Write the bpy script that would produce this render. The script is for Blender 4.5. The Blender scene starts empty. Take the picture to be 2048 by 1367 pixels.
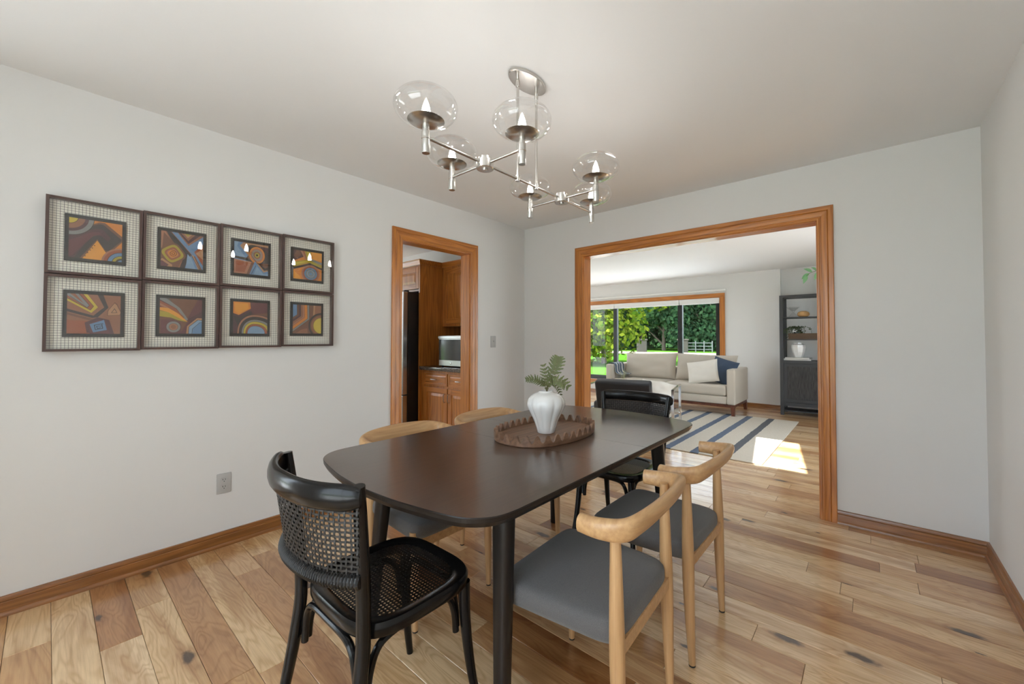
import bpy, bmesh, math, random
from mathutils import Vector, Matrix, noise
random.seed(7)
scene = bpy.context.scene
COL = scene.collection
R = math.radians
PI = math.pi

# ------------------------------------------------------------------ camera
CAM = Vector((2.94832, -3.40976, 1.22065))
YAW, PITCH, ROLL, FPX = -0.696819, 0.0207013, 0.00099071, 810.598
_f = Vector((math.sin(YAW)*math.cos(PITCH), math.cos(YAW)*math.cos(PITCH), math.sin(PITCH)))
_r = Vector((math.cos(YAW), -math.sin(YAW), 0)); _u = _r.cross(_f)
_r2 = _r*math.cos(ROLL)+_u*math.sin(ROLL); _u2 = -_r*math.sin(ROLL)+_u*math.cos(ROLL)
cd = bpy.data.cameras.new('camera'); cam = bpy.data.objects.new('camera', cd); COL.objects.link(cam)
cam.matrix_world = Matrix(((_r2.x,_u2.x,-_f.x,CAM.x),(_r2.y,_u2.y,-_f.y,CAM.y),(_r2.z,_u2.z,-_f.z,CAM.z),(0,0,0,1)))
cd.sensor_width = 36.0; cd.sensor_fit = 'HORIZONTAL'; cd.lens = FPX*36/2048
cd.shift_x = -37.781/2048; cd.shift_y = -22.4965/2048; cd.clip_start = 0.02; cd.clip_end = 300
scene.camera = cam

# ------------------------------------------------------------------ world, sun, exposure
world = bpy.data.worlds.new('sky'); scene.world = world; world.use_nodes = True
wn = world.node_tree; wn.nodes.clear()
wo = wn.nodes.new('ShaderNodeOutputWorld'); wb = wn.nodes.new('ShaderNodeBackground')
sk = wn.nodes.new('ShaderNodeTexSky'); sk.sky_type = 'NISHITA'; sk.sun_disc = False
sk.sun_elevation = R(61); sk.sun_rotation = R(250); sk.dust_density = 3.0; sk.air_density = 0.7; sk.ozone_density = 1.0
mx = wn.nodes.new('ShaderNodeMix'); mx.data_type = 'RGBA'; mx.inputs[0].default_value = 0.8
mx.inputs[7].default_value = (4.1, 4.5, 5.0, 1)
wn.links.new(sk.outputs[0], mx.inputs[6]); wn.links.new(mx.outputs[2], wb.inputs[0]); wn.links.new(wb.outputs[0], wo.inputs[0])
wb.inputs[1].default_value = 1.0
SUN_D = Vector((0.5, 0.2, -1.0))
sl = bpy.data.lights.new('sun', 'SUN'); sl.energy = 24.0; sl.angle = R(0.53); sl.color = (1.0, 0.975, 0.95)
so = bpy.data.objects.new('sun', sl); COL.objects.link(so)
so.rotation_euler = SUN_D.to_track_quat('-Z', 'Y').to_euler(); so.location = (-8, -3, 16)
BULB = 64.0
vs = scene.view_settings
vs.view_transform = 'Standard'; vs.look = 'None'; vs.gamma = 1.0; vs.use_curve_mapping = False
vs.exposure = 0.38
scene.cycles.use_denoising = True; scene.cycles.use_adaptive_sampling = True; scene.cycles.adaptive_threshold = 0.04
scene.cycles.max_bounces = 9; scene.cycles.diffuse_bounces = 5; scene.cycles.glossy_bounces = 3
scene.cycles.transparent_max_bounces = 24; scene.cycles.transmission_bounces = 6
scene.cycles.sample_clamp_indirect = 8.0; scene.cycles.caustics_reflective = False; scene.cycles.caustics_refractive = False
scene.cycles.blur_glossy = 0.5

# daylight portals in the window openings outside the picture and in it
def portal(loc, rot, sx, sy):
    l = bpy.data.lights.new('portal', 'AREA'); l.shape = 'RECTANGLE'; l.size = sx; l.size_y = sy; l.cycles.is_portal = True
    o = bpy.data.objects.new('window_portal', l); COL.objects.link(o); o.location = loc; o.rotation_euler = rot
portal((-0.70, 4.86, 1.17), (R(-90), 0, 0), 3.0, 1.75)
portal((2.375, -4.74, 1.22), (R(90), 0, 0), 1.9, 2.1)
portal((-.14, -4.225, 1.17), (0, R(-90), 0), 1.8, .7)
portal((-3.44, 2.7, 1.15), (0, R(-90), 0), 2.1, 1.8)
portal((3.74, 1.7, 1.15), (0, R(90), 0), 2.1, 2.0)
portal((-4.22, -2.15, 1.45), (0, R(-90), 0), 1.7, 2.5)

# ------------------------------------------------------------------ colour + material helpers
def lin(r, g, b):
    f = lambda c: ((c/255+0.055)/1.055)**2.4 if c/255 > 0.04045 else c/255/12.92
    return (f(r), f(g), f(b), 1)
MATS = {}
def nodes(name):
    m = bpy.data.materials.new(name); m.use_nodes = True; nt = m.node_tree; nt.nodes.clear()
    out = nt.nodes.new('ShaderNodeOutputMaterial'); MATS[name] = m
    return m, nt, out
def nd(nt, t, ins=None, **kw):
    n = nt.nodes.new(t)
    for k, v in kw.items(): setattr(n, k, v)
    for k, v in (ins or {}).items():
        s = n.inputs[k]
        if isinstance(v, bpy.types.NodeSocket): nt.links.new(v, s)
        else: s.default_value = v
    return n
def ramp(nt, fac, stops, interp='LINEAR'):
    n = nt.nodes.new('ShaderNodeValToRGB'); nt.links.new(fac, n.inputs[0]); e = n.color_ramp.elements
    n.color_ramp.interpolation = interp
    while len(e) > 1: e.remove(e[-1])
    e[0].position = stops[0][0]; e[0].color = stops[0][1]
    for p, c in stops[1:]:
        x = e.new(p); x.color = c
    return n.outputs[0]
def mixc(nt, fac, a, b, mode='MIX'):
    n = nt.nodes.new('ShaderNodeMix'); n.data_type = 'RGBA'; n.blend_type = mode
    for i, v in ((0, fac), (6, a), (7, b)):
        if isinstance(v, bpy.types.NodeSocket): nt.links.new(v, n.inputs[i])
        else: n.inputs[i].default_value = v
    return n.outputs[2]
def mth(nt, op, a, b=0.0):
    n = nt.nodes.new('ShaderNodeMath'); n.operation = op
    for i, v in ((0, a), (1, b)):
        if isinstance(v, bpy.types.NodeSocket): nt.links.new(v, n.inputs[i])
        else: n.inputs[i].default_value = v
    return n.outputs[0]
def G(v): return (v, v, v, 1)
def plain(name, col, rough=0.5, metal=0.0, bump=0.0, bscale=200.0, coat=0.0, spec=0.5, var=0.0, vscale=6.0, sheen=0.0):
    m, nt, out = nodes(name)
    b = nd(nt, 'ShaderNodeBsdfPrincipled', {'Base Color': col, 'Roughness': rough, 'Metallic': metal, 'Coat Weight': coat, 'Coat Roughness': 0.08,
                                            'Specular IOR Level': spec, 'Sheen Weight': sheen})
    tc = nd(nt, 'ShaderNodeTexCoord')
    if var:
        n = nd(nt, 'ShaderNodeTexNoise', {'Vector': tc.outputs['Object'], 'Scale': vscale, 'Detail': 4.0})
        c = mixc(nt, n.outputs[0], tuple(x*(1-var) for x in col[:3])+(1,), tuple(min(1, x*(1+var)) for x in col[:3])+(1,))
        nt.links.new(c, b.inputs['Base Color'])
    if bump:
        n = nd(nt, 'ShaderNodeTexNoise', {'Vector': tc.outputs['Object'], 'Scale': bscale, 'Detail': 3.0})
        bp = nd(nt, 'ShaderNodeBump', {'Strength': bump, 'Distance': 0.002, 'Height': n.outputs[0]})
        nt.links.new(bp.outputs[0], b.inputs['Normal'])
    nt.links.new(b.outputs[0], out.inputs[0])
    return m
def wood(name, light, dark, axis, rough=0.3, coat=0.3, fine=60.0, ringmix=0.5):
    """straight-grained wood, grain along the given axis of the object"""
    m, nt, out = nodes(name)
    tc = nd(nt, 'ShaderNodeTexCoord')
    sc = [fine, fine, fine]; sc['xyz'.index(axis)] = fine*0.035
    mp = nd(nt, 'ShaderNodeMapping', {'Vector': tc.outputs['Object'], 'Scale': sc})
    n = nd(nt, 'ShaderNodeTexNoise', {'Vector': mp.outputs[0], 'Scale': 1.0, 'Detail': 6.0, 'Roughness': 0.6})
    sc2 = [7.0, 7.0, 7.0]; sc2['xyz'.index(axis)] = 0.7
    mp2 = nd(nt, 'ShaderNodeMapping', {'Vector': tc.outputs['Object'], 'Scale': sc2})
    n2 = nd(nt, 'ShaderNodeTexNoise', {'Vector': mp2.outputs[0], 'Scale': 1.0, 'Detail': 2.0})
    ring = mth(nt, 'SINE', mth(nt, 'MULTIPLY', n2.outputs[0], 60.0))
    ring = mth(nt, 'MULTIPLY', mth(nt, 'ADD', ring, 1.0), 0.5)
    f = mth(nt, 'ADD', mth(nt, 'MULTIPLY', ring, ringmix*0.5), mth(nt, 'MULTIPLY', n.outputs[0], 1.0-ringmix*0.5))
    c = ramp(nt, f, [(0.25, dark), (0.7, light)])
    bp = nd(nt, 'ShaderNodeBump', {'Strength': 0.12, 'Distance': 0.001, 'Height': n.outputs[0]})
    b = nd(nt, 'ShaderNodeBsdfPrincipled', {'Base Color': c, 'Roughness': rough, 'Coat Weight': coat, 'Coat Roughness': 0.14, 'Normal': bp.outputs[0]})
    nt.links.new(b.outputs[0], out.inputs[0])
    return m
def thin_glass(name, tint=(1, 1, 1, 1), refl=1.0, rough=0.0):
    m, nt, out = nodes(name)
    t = nd(nt, 'ShaderNodeBsdfTransparent', {'Color': tint})
    g = nd(nt, 'ShaderNodeBsdfGlossy', {'Color': (1, 1, 1, 1), 'Roughness': rough})
    lw = nd(nt, 'ShaderNodeLayerWeight', {'Blend': 0.5})
    f = mth(nt, 'MULTIPLY', mth(nt, 'ADD', mth(nt, 'MULTIPLY', mth(nt, 'POWER', lw.outputs['Facing'], 5.0), 0.9), 0.04), refl)
    mxs = nd(nt, 'ShaderNodeMixShader', {0: f, 1: t.outputs[0], 2: g.outputs[0]})
    nt.links.new(mxs.outputs[0], out.inputs[0])
    return m
def emit(name, col, s):
    m, nt, out = nodes(name)
    e = nd(nt, 'ShaderNodeEmission', {'Color': col, 'Strength': s}); nt.links.new(e.outputs[0], out.inputs[0])
    return m

plain('wall_paint', (0.725, 0.715, 0.70, 1), 0.75, spec=0.25)
plain('ceiling_paint', (0.80, 0.80, 0.795, 1), 0.7, spec=0.25)
plain('white_trim', (0.8, 0.8, 0.78, 1), 0.5)
plain('subfloor', (0.10, 0.06, 0.035, 1), 0.7)
OAKL, OAKD = lin(198, 127, 57), lin(158, 94, 39)
for a in 'xyz': wood('oak_'+a, OAKL, OAKD, a, 0.32, 0.22)
for a in 'xy': wood('base_oak_'+a, lin(156, 102, 54), lin(118, 74, 36), a, 0.3, 0.35)
for a in 'xyz': wood('blonde_'+a, lin(206, 165, 118), lin(178, 136, 92), a, 0.38, 0.15, 90, 0.3)
for a in 'xy': wood('espresso_'+a, (0.078, 0.044, 0.029, 1), (0.052, 0.029, 0.019, 1), a, 0.30, 0.6, 120, 0.2)
plain('espresso_edge', (0.016, 0.012, 0.010, 1), 0.35, spec=0.3)
wood('walnut', lin(138, 104, 80), lin(92, 64, 46), 'x', 0.45, 0.1, 70, 0.4)
wood('walnut_leg', lin(110, 62, 42), lin(80, 42, 30), 'z', 0.4, 0.2)
plain('black_lacquer', (0.007, 0.0065, 0.0065, 1), 0.2, coat=0.0, bump=0.06, bscale=60, spec=0.3)
plain('black_cane', (0.014, 0.012, 0.011, 1), 0.42, bump=0.1, bscale=400)
plain('grey_fabric', (0.118, 0.113, 0.112, 1), 0.95, bump=0.7, bscale=500, var=0.45, vscale=480, sheen=0.2)
plain('brushed_nickel', (0.62, 0.60, 0.57, 1), 0.27, 1.0)
plain('chrome', (0.8, 0.8, 0.8, 1), 0.08, 1.0)
plain('steel', (0.55, 0.55, 0.55, 1), 0.25, 1.0)
plain('ceramic_white', (0.80, 0.79, 0.77, 1), 0.22, coat=0.4, bump=0.05, bscale=25)
plain('plate_grey', (0.46, 0.455, 0.445, 1), 0.45)
plain('slot_black', (0.01, 0.01, 0.01, 1), 0.6)
plain('frame_brown', lin(78, 56, 50), 0.35, coat=0.2)
plain('art_black', lin(40, 36, 32), 0.8)
plain('fridge_black', (0.014, 0.013, 0.013, 1), 0.45)
plain('appliance_dark', (0.02, 0.02, 0.022, 1), 0.1, coat=0.5)
plain('sofa_fabric', lin(196, 186, 172), 0.95, bump=0.5, bscale=500, var=0.06, vscale=300, sheen=0.1)
plain('pillow_white', lin(226, 220, 210), 0.95, bump=0.4, bscale=300)
plain('pillow_navy', lin(64, 78, 98), 0.95, bump=0.5, bscale=400, var=0.2, vscale=300)
plain('leather_black', (0.014, 0.014, 0.018, 1), 0.42, bump=0.15, bscale=150)
plain('charcoal_paint', (0.040, 0.042, 0.045, 1), 0.5, bump=0.1, bscale=80)
plain('window_black', (0.012, 0.013, 0.014, 1), 0.4)
plain('leaf_fern', lin(96, 102, 58), 0.6, var=0.5, vscale=60)
plain('stem_brown', lin(96, 82, 50), 0.6)
plain('leaf_pale', lin(140, 196, 140), 0.5, var=0.2, vscale=20)
plain('leaf_trail', lin(70, 84, 46), 0.6, var=0.4, vscale=60)
plain('straw', lin(178, 140, 92), 0.8, bump=0.8, bscale=160, var=0.3, vscale=120)
plain('wicker', lin(92, 72, 54), 0.8, bump=1.0, bscale=180, var=0.5, vscale=160)
plain('paper', lin(215, 212, 205), 0.8)
plain('grass_dry', lin(196, 196, 150), 0.8)
thin_glass('window_glass', (0.97, 0.99, 0.98, 1), 0.35)
thin_glass('picture_glass', (0.98, 0.98, 0.98, 1), 1.0)
thin_glass('globe_glass', (0.965, 0.965, 0.965, 1), 1.5)
thin_glass('shelf_glass', (0.8, 0.9, 0.88, 1), 1.0)
emit('bulb_glow', (1.0, 0.955, 0.90, 1), BULB)

def m_floor():
    m, nt, out = nodes('hickory')
    oi = nd(nt, 'ShaderNodeObjectInfo'); tc = nd(nt, 'ShaderNodeTexCoord')
    rnd = oi.outputs['Random']
    off = nd(nt, 'ShaderNodeCombineXYZ', {0: mth(nt, 'MULTIPLY', rnd, 37.0), 1: mth(nt, 'MULTIPLY', rnd, 91.0), 2: mth(nt, 'MULTIPLY', rnd, 53.0)})
    v = nd(nt, 'ShaderNodeVectorMath', {0: tc.outputs['Object'], 1: off.outputs[0]}, operation='ADD').outputs[0]
    # broad cathedral figure
    mp = nd(nt, 'ShaderNodeMapping', {'Vector': v, 'Scale': (1.7, 9.0, 1.0)})
    n1 = nd(nt, 'ShaderNodeTexNoise', {'Vector': mp.outputs[0], 'Scale': 1.0, 'Detail': 2.5, 'Distortion': 0.6})
    rings = mth(nt, 'MULTIPLY', mth(nt, 'ADD', mth(nt, 'SINE', mth(nt, 'MULTIPLY', n1.outputs[0], 95.0)), 1.0), 0.5)
    rings = mth(nt, 'POWER', rings, 2.0)
    # fine pores
    mp2 = nd(nt, 'ShaderNodeMapping', {'Vector': v, 'Scale': (7.0, 210.0, 1.0)})
    n2 = nd(nt, 'ShaderNodeTexNoise', {'Vector': mp2.outputs[0], 'Scale': 1.0, 'Detail': 5.0, 'Roughness': 0.65})
    # heartwood streaks
    mp3 = nd(nt, 'ShaderNodeMapping', {'Vector': v, 'Scale': (0.9, 8.5, 1.0)})
    n3 = nd(nt, 'ShaderNodeTexNoise', {'Vector': mp3.outputs[0], 'Scale': 1.0, 'Detail': 4.0, 'Distortion': 0.9})
    # knots
    mp4 = nd(nt, 'ShaderNodeMapping', {'Vector': v, 'Scale': (2.0, 5.2, 1.0)})
    vo = nd(nt, 'ShaderNodeTexVoronoi', {'Vector': mp4.outputs[0], 'Scale': 1.0}, voronoi_dimensions='2D')
    nz = nd(nt, 'ShaderNodeTexNoise', {'Vector': v, 'Scale': 30.0, 'Detail': 3.0})
    kd = mth(nt, 'ADD', vo.outputs['Distance'], mth(nt, 'MULTIPLY', mth(nt, 'SUBTRACT', nz.outputs[0], 0.5), 0.10))
    sepc = nd(nt, 'ShaderNodeSeparateColor', {0: vo.outputs['Color']})
    has = mth(nt, 'GREATER_THAN', sepc.outputs[0], 0.55)
    kd = mth(nt, 'DIVIDE', kd, mth(nt, 'ADD', mth(nt, 'MULTIPLY', mth(nt, 'POWER', sepc.outputs[1], 1.5), 1.5), 0.25))
    knot = mth(nt, 'MULTIPLY', ramp(nt, kd, [(0.045, G(1)), (0.085, G(0))]), has)
    halo = mth(nt, 'MULTIPLY', ramp(nt, kd, [(0.05, G(1)), (0.26, G(0))]), has)
    base = oi.outputs['Color']
    dark = mixc(nt, 1.0, base, (0.66, 0.53, 0.41, 1), 'MULTIPLY')
    streak = ramp(nt, n3.outputs[0], [(0.47, G(0)), (0.62, G(0.85))])
    c = mixc(nt, streak, base, dark)
    c = mixc(nt, mth(nt, 'MULTIPLY', rings, 0.55), c, mixc(nt, 1.0, c, (0.70, 0.58, 0.45, 1), 'MULTIPLY'))
    c = mixc(nt, mth(nt, 'MULTIPLY', ramp(nt, n2.outputs[0], [(0.35, G(1)), (0.6, G(0))]), 0.35), c, mixc(nt, 1.0, c, (0.6, 0.5, 0.42, 1), 'MULTIPLY'))
    c = mixc(nt, mth(nt, 'MULTIPLY', halo, 0.55), c, mixc(nt, 1.0, c, (0.55, 0.38, 0.26, 1), 'MULTIPLY'))
    c = mixc(nt, mth(nt, 'MULTIPLY', knot, 0.9), c, (0.035, 0.020, 0.014, 1))
    bp = nd(nt, 'ShaderNodeBump', {'Strength': 0.06, 'Distance': 0.001, 'Height': n2.outputs[0]})
    b = nd(nt, 'ShaderNodeBsdfPrincipled', {'Base Color': c, 'Roughness': 0.28, 'Coat Weight': 0.9, 'Coat Roughness': 0.16, 'Normal': bp.outputs[0]})
    nt.links.new(b.outputs[0], out.inputs[0])
m_floor()
def m_mat_grid():
    m, nt, out = nodes('grid_mat')
    tc = nd(nt, 'ShaderNodeTexCoord'); sp = nd(nt, 'ShaderNodeSeparateXYZ', {0: tc.outputs['Object']})
    ln = []
    for o in (1, 2):
        f = mth(nt, 'FRACT', mth(nt, 'ADD', mth(nt, 'DIVIDE', sp.outputs[o], 0.0118), 100.5))
        ln.append(mth(nt, 'LESS_THAN', mth(nt, 'ABSOLUTE', mth(nt, 'SUBTRACT', f, 0.5)), 0.055))
    l = mth(nt, 'MAXIMUM', ln[0], ln[1])
    b = nd(nt, 'ShaderNodeBsdfPrincipled', {'Base Color': mixc(nt, l, lin(240, 234, 220), lin(66, 58, 52)), 'Roughness': 0.8})
    nt.links.new(b.outputs[0], out.inputs[0])
m_mat_grid()
def m_granite():
    m, nt, out = nodes('granite')
    tc = nd(nt, 'ShaderNodeTexCoord')
    n = nd(nt, 'ShaderNodeTexNoise', {'Vector': tc.outputs['Object'], 'Scale': 110.0, 'Detail': 3.0})
    c = ramp(nt, n.outputs[0], [(0.38, lin(34, 28, 26)), (0.5, lin(96, 84, 76)), (0.6, lin(150, 138, 126)), (0.66, lin(46, 38, 34))])
    b = nd(nt, 'ShaderNodeBsdfPrincipled', {'Base Color': c, 'Roughness': 0.15}); nt.links.new(b.outputs[0], out.inputs[0])
m_granite()
def m_rug():
    m, nt, out = nodes('rug_weave')
    tc = nd(nt, 'ShaderNodeTexCoord'); sp = nd(nt, 'ShaderNodeSeparateXYZ', {0: tc.outputs['Object']})
    n = nd(nt, 'ShaderNodeTexNoise', {'Vector': tc.outputs['Object'], 'Scale': 9.0, 'Detail': 4.0})
    x = mth(nt, 'ADD', sp.outputs[0], mth(nt, 'MULTIPLY', mth(nt, 'SUBTRACT', n.outputs[0], 0.5), 0.022))
    # stripes every 0.2985 m, measured from the right-hand edge of the rug (local x = 0)
    f = mth(nt, 'FRACT', mth(nt, 'ADD', mth(nt, 'DIVIDE', mth(nt, 'ADD', x, 0.348), 0.2985), 50.5))
    st = mth(nt, 'LESS_THAN', mth(nt, 'ABSOLUTE', mth(nt, 'SUBTRACT', f, 0.5)), 0.145)
    st = mth(nt, 'MULTIPLY', st, mth(nt, 'LESS_THAN', x, -0.2))
    isblk = mth(nt, 'GREATER_THAN', x, -0.5)
    sc = mixc(nt, isblk, lin(74, 90, 116), lin(66, 66, 70))
    n2 = nd(nt, 'ShaderNodeTexNoise', {'Vector': tc.outputs['Object'], 'Scale': 160.0, 'Detail': 2.0})
    pale = mixc(nt, n2.outputs[0], lin(176, 166, 150), lin(222, 214, 200))
    sc2 = mixc(nt, n2.outputs[0], sc, (0.22, 0.24, 0.27, 1)); sc2 = mixc(nt, 0.55, sc, sc2)
    c = mixc(nt, st, pale, sc2)
    bp = nd(nt, 'ShaderNodeBump', {'Strength': 0.8, 'Distance': 0.004, 'Height': n2.outputs[0]})
    b = nd(nt, 'ShaderNodeBsdfPrincipled', {'Base Color': c, 'Roughness': 0.95, 'Normal': bp.outputs[0]}); nt.links.new(b.outputs[0], out.inputs[0])
m_rug()
def m_throw():
    m, nt, out = nodes('striped_throw')
    tc = nd(nt, 'ShaderNodeTexCoord'); sp = nd(nt, 'ShaderNodeSeparateXYZ', {0: tc.outputs['Object']})
    f = mth(nt, 'FRACT', mth(nt, 'ADD', mth(nt, 'DIVIDE', sp.outputs[1], 0.10), 50.0))
    st = mth(nt, 'LESS_THAN', f, 0.2)
    n2 = nd(nt, 'ShaderNodeTexNoise', {'Vector': tc.outputs['Object'], 'Scale': 120.0})
    c = mixc(nt, st, mixc(nt, n2.outputs[0], lin(70, 82, 98), lin(110, 120, 132)), lin(222, 220, 214))
    b = nd(nt, 'ShaderNodeBsdfPrincipled', {'Base Color': c, 'Roughness': 0.95}); nt.links.new(b.outputs[0], out.inputs[0])
m_throw()
def m_checker_pot():
    m, nt, out = nodes('checker_pot')
    tc = nd(nt, 'ShaderNodeTexCoord')
    ck = nd(nt, 'ShaderNodeTexVoronoi', {'Vector': tc.outputs['Object'], 'Scale': 24.0})
    s = nd(nt, 'ShaderNodeSeparateColor', {0: ck.outputs['Color']})
    c = mixc(nt, mth(nt, 'GREATER_THAN', s.outputs[0], 0.5), (0.01, 0.01, 0.01, 1), (0.75, 0.74, 0.72, 1))
    b = nd(nt, 'ShaderNodeBsdfPrincipled', {'Base Color': c, 'Roughness': 0.25}); nt.links.new(b.outputs[0], out.inputs[0])
m_checker_pot()
def m_canedoor():
    m, nt, out = nodes('grasscloth')
    tc = nd(nt, 'ShaderNodeTexCoord')
    mp = nd(nt, 'ShaderNodeMapping', {'Vector': tc.outputs['Object'], 'Scale': (170, 170, 7)})
    n = nd(nt, 'ShaderNodeTexNoise', {'Vector': mp.outputs[0], 'Scale': 1.0, 'Detail': 3.0})
    c = ramp(nt, n.outputs[0], [(0.35, (0.012, 0.012, 0.013, 1)), (0.65, (0.085, 0.082, 0.08, 1))])
    b = nd(nt, 'ShaderNodeBsdfPrincipled', {'Base Color': c, 'Roughness': 0.8}); nt.links.new(b.outputs[0], out.inputs[0])
m_canedoor()
def m_leafy(name, c0, c1, trans=0.35):
    m, nt, out = nodes(name)
    g = nd(nt, 'ShaderNodeNewGeometry')
    c = mixc(nt, g.outputs['Random Per Island'], c0, c1)
    d = nd(nt, 'ShaderNodeBsdfDiffuse', {0: c}); t = nd(nt, 'ShaderNodeBsdfTranslucent', {0: c})
    s = nd(nt, 'ShaderNodeMixShader', {0: trans, 1: d.outputs[0], 2: t.outputs[0]}); nt.links.new(s.outputs[0], out.inputs[0])
m_leafy('leaves_bright', (.05, .11, .007, 1), (.22, .25, .022, 1))
m_leafy('leaves_dark', (.014, .050, .022, 1), (.075, .155, .062, 1))
m_leafy('leaves_mid', (.025, .075, .020, 1), (.10, .18, .056, 1))
m_leafy('leaves_hedge', (.012, .042, .017, 1), (.055, .12, .044, 1))
plain('bark', lin(84, 72, 60), 0.9, bump=1.0, bscale=30)
plain('lawn_green', (0.030, 0.078, 0.008, 1), 1.0, spec=0.0, var=0.25, vscale=1.2)
plain('bounce_stone', (0.50, 0.51, 0.52, 1), 0.9, bump=0.4, bscale=30, var=0.1, vscale=3)  # kept pale so the added paving throws daylight up to the ceilings
plain('drive_gravel', (0.105, 0.088, 0.078, 1), 1.0, spec=0.0, var=0.08, vscale=3)
plain('stone', (0.075, 0.068, 0.05, 1), 0.9, bump=0.8, bscale=14, var=0.2, vscale=4)
plain('gate_white', (0.13, 0.14, 0.135, 1), 0.5)

# ------------------------------------------------------------------ mesh helpers
class MB:
    def __init__(s): s.v = []; s.f = []; s.m = []
    def add(s, vs, fs, mi=0):
        o = len(s.v); s.v += [tuple(p) for p in vs]; s.f += [tuple(i+o for i in f) for f in fs]; s.m += [mi]*len(fs); return s
    def box(s, x0, x1, y0, y1, z0, z1, mi=0):
        if x0 > x1: x0, x1 = x1, x0
        if y0 > y1: y0, y1 = y1, y0
        if z0 > z1: z0, z1 = z1, z0
        return s.add([(x0,y0,z0),(x1,y0,z0),(x1,y1,z0),(x0,y1,z0),(x0,y0,z1),(x1,y0,z1),(x1,y1,z1),(x0,y1,z1)],
                     [(0,3,2,1),(4,5,6,7),(0,1,5,4),(1,2,6,5),(2,3,7,6),(3,0,4,7)], mi)
    def bm(s, b, mi=0, M=None):
        b.verts.ensure_lookup_table(); b.verts.index_update()
        vs = [(M @ v.co) if M else v.co.copy() for v in b.verts]
        s.add(vs, [[v.index for v in f.verts] for f in b.faces], mi); b.free(); return s
    def rbox(s, x0, x1, y0, y1, z0, z1, r=0.005, seg=2, mi=0, M=None):
        b = bmesh.new(); bmesh.ops.create_cube(b, size=1)
        for v in b.verts: v.co = Vector(((x0+x1)/2+v.co.x*(x1-x0), (y0+y1)/2+v.co.y*(y1-y0), (z0+z1)/2+v.co.z*(z1-z0)))
        bmesh.ops.bevel(b, geom=list(b.edges), offset=r, segments=seg, affect='EDGES', profile=0.5)
        return s.bm(b, mi, M)
    def loft(s, rings, close=True, caps=True, mi=0):
        n = len(rings[0]); vs = [p for r in rings for p in r]; fs = []
        for i in range(len(rings)-1):
            for j in range(n if close else n-1):
                k = (j+1) % n; fs.append((i*n+j, i*n+k, (i+1)*n+k, (i+1)*n+j))
        if caps: fs += [tuple(range(n-1, -1, -1)), tuple(range((len(rings)-1)*n, len(rings)*n))]
        return s.add(vs, fs, mi)
    def tube(s, pts, rad, n=10, mi=0, up=None, caps=True, flat=1.0, closed=False):
        pts = [Vector(p) for p in pts]; N = len(pts)
        if not hasattr(rad, '__len__'): rad = [rad]*N
        rings = []; t0 = None; nrm = None
        for i, p in enumerate(pts):
            if closed: t = pts[(i+1) % N]-pts[i-1]
            else: t = pts[min(i+1, N-1)]-pts[max(i-1, 0)]
            t.normalize()
            if up is not None: nrm = (Vector(up)-t*t.dot(Vector(up))).normalized()
            elif nrm is None:
                a = Vector((0, 0, 1)) if abs(t.z) < 0.9 else Vector((1, 0, 0)); nrm = (a-t*a.dot(t)).normalized()
            else: nrm = (nrm-t*nrm.dot(t)).normalized()
            bn = t.cross(nrm); r = rad[i]
            ru, rv = (r if hasattr(r, '__len__') else (r, r*flat))
            rings.append([p+nrm*ru*math.cos(2*PI*j/n)+bn*rv*math.sin(2*PI*j/n) for j in range(n)])
        if closed: rings.append(rings[0]); caps = False
        return s.loft(rings, True, caps, mi)
    def lathe(s, prof, n=24, c=(0, 0, 0), mi=0, caps=True, wob=None):
        rings = []
        for r, z in prof:
            rr = max(r, 1e-5)
            rings.append([(c[0]+rr*(wob(2*PI*j/n, z) if wob else 1)*math.cos(2*PI*j/n), c[1]+rr*(wob(2*PI*j/n, z) if wob else 1)*math.sin(2*PI*j/n), c[2]+z) for j in range(n)])
        return s.loft(rings, True, caps, mi)
    def prism(s, poly, z0, z1, mi=0):
        n = len(poly); return s.loft([[(x, y, z0) for x, y in poly], [(x, y, z1) for x, y in poly]], True, True, mi)
    def build(s, name, mats, parent=None, smooth=False, kind=None, angle=35, loc=None):
        if isinstance(mats, str): mats = [mats]
        me = bpy.data.meshes.new(name); me.from_pydata(s.v, [], s.f)
        for k in mats: me.materials.append(MATS[k])
        if len(mats) > 1: me.polygons.foreach_set('material_index', s.m)
        if smooth:
            me.polygons.foreach_set('use_smooth', [True]*len(me.polygons))
            me.set_sharp_from_angle(angle=R(angle))
        me.validate(); me.update()
        o = bpy.data.objects.new(name, me); COL.objects.link(o)
        if parent: o.parent = parent
        if loc: o.location = loc
        if kind: o['kind'] = kind
        return o
def tag(o, label=None, cat=None, group=None, kind=None):
    if label: o['label'] = label
    if cat: o['category'] = cat
    if group: o['group'] = group
    if kind: o['kind'] = kind
    return o
def thing(name, label, cat, loc=(0, 0, 0), rz=0.0, group=None, kind=None):
    o = bpy.data.objects.new(name, None); COL.objects.link(o); o.location = loc; o.rotation_euler = (0, 0, rz); o.empty_display_size = 0.1
    return tag(o, label, cat, group, kind)
def struct(name, mb, mats, label=None, parent=None, smooth=False):
    o = mb.build(name, mats, parent, smooth)
    if parent is None: o['kind'] = 'structure'
    if label: o['label'] = label
    return o
def sgroup(name, label):
    o = bpy.data.objects.new(name, None); COL.objects.link(o); o['kind'] = 'structure'; o['label'] = label; return o
def copy_tree(o, parent=None):
    c = o.copy(); COL.objects.link(c); c.parent = parent
    for ch in o.children: copy_tree(ch, c)
    return c
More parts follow.
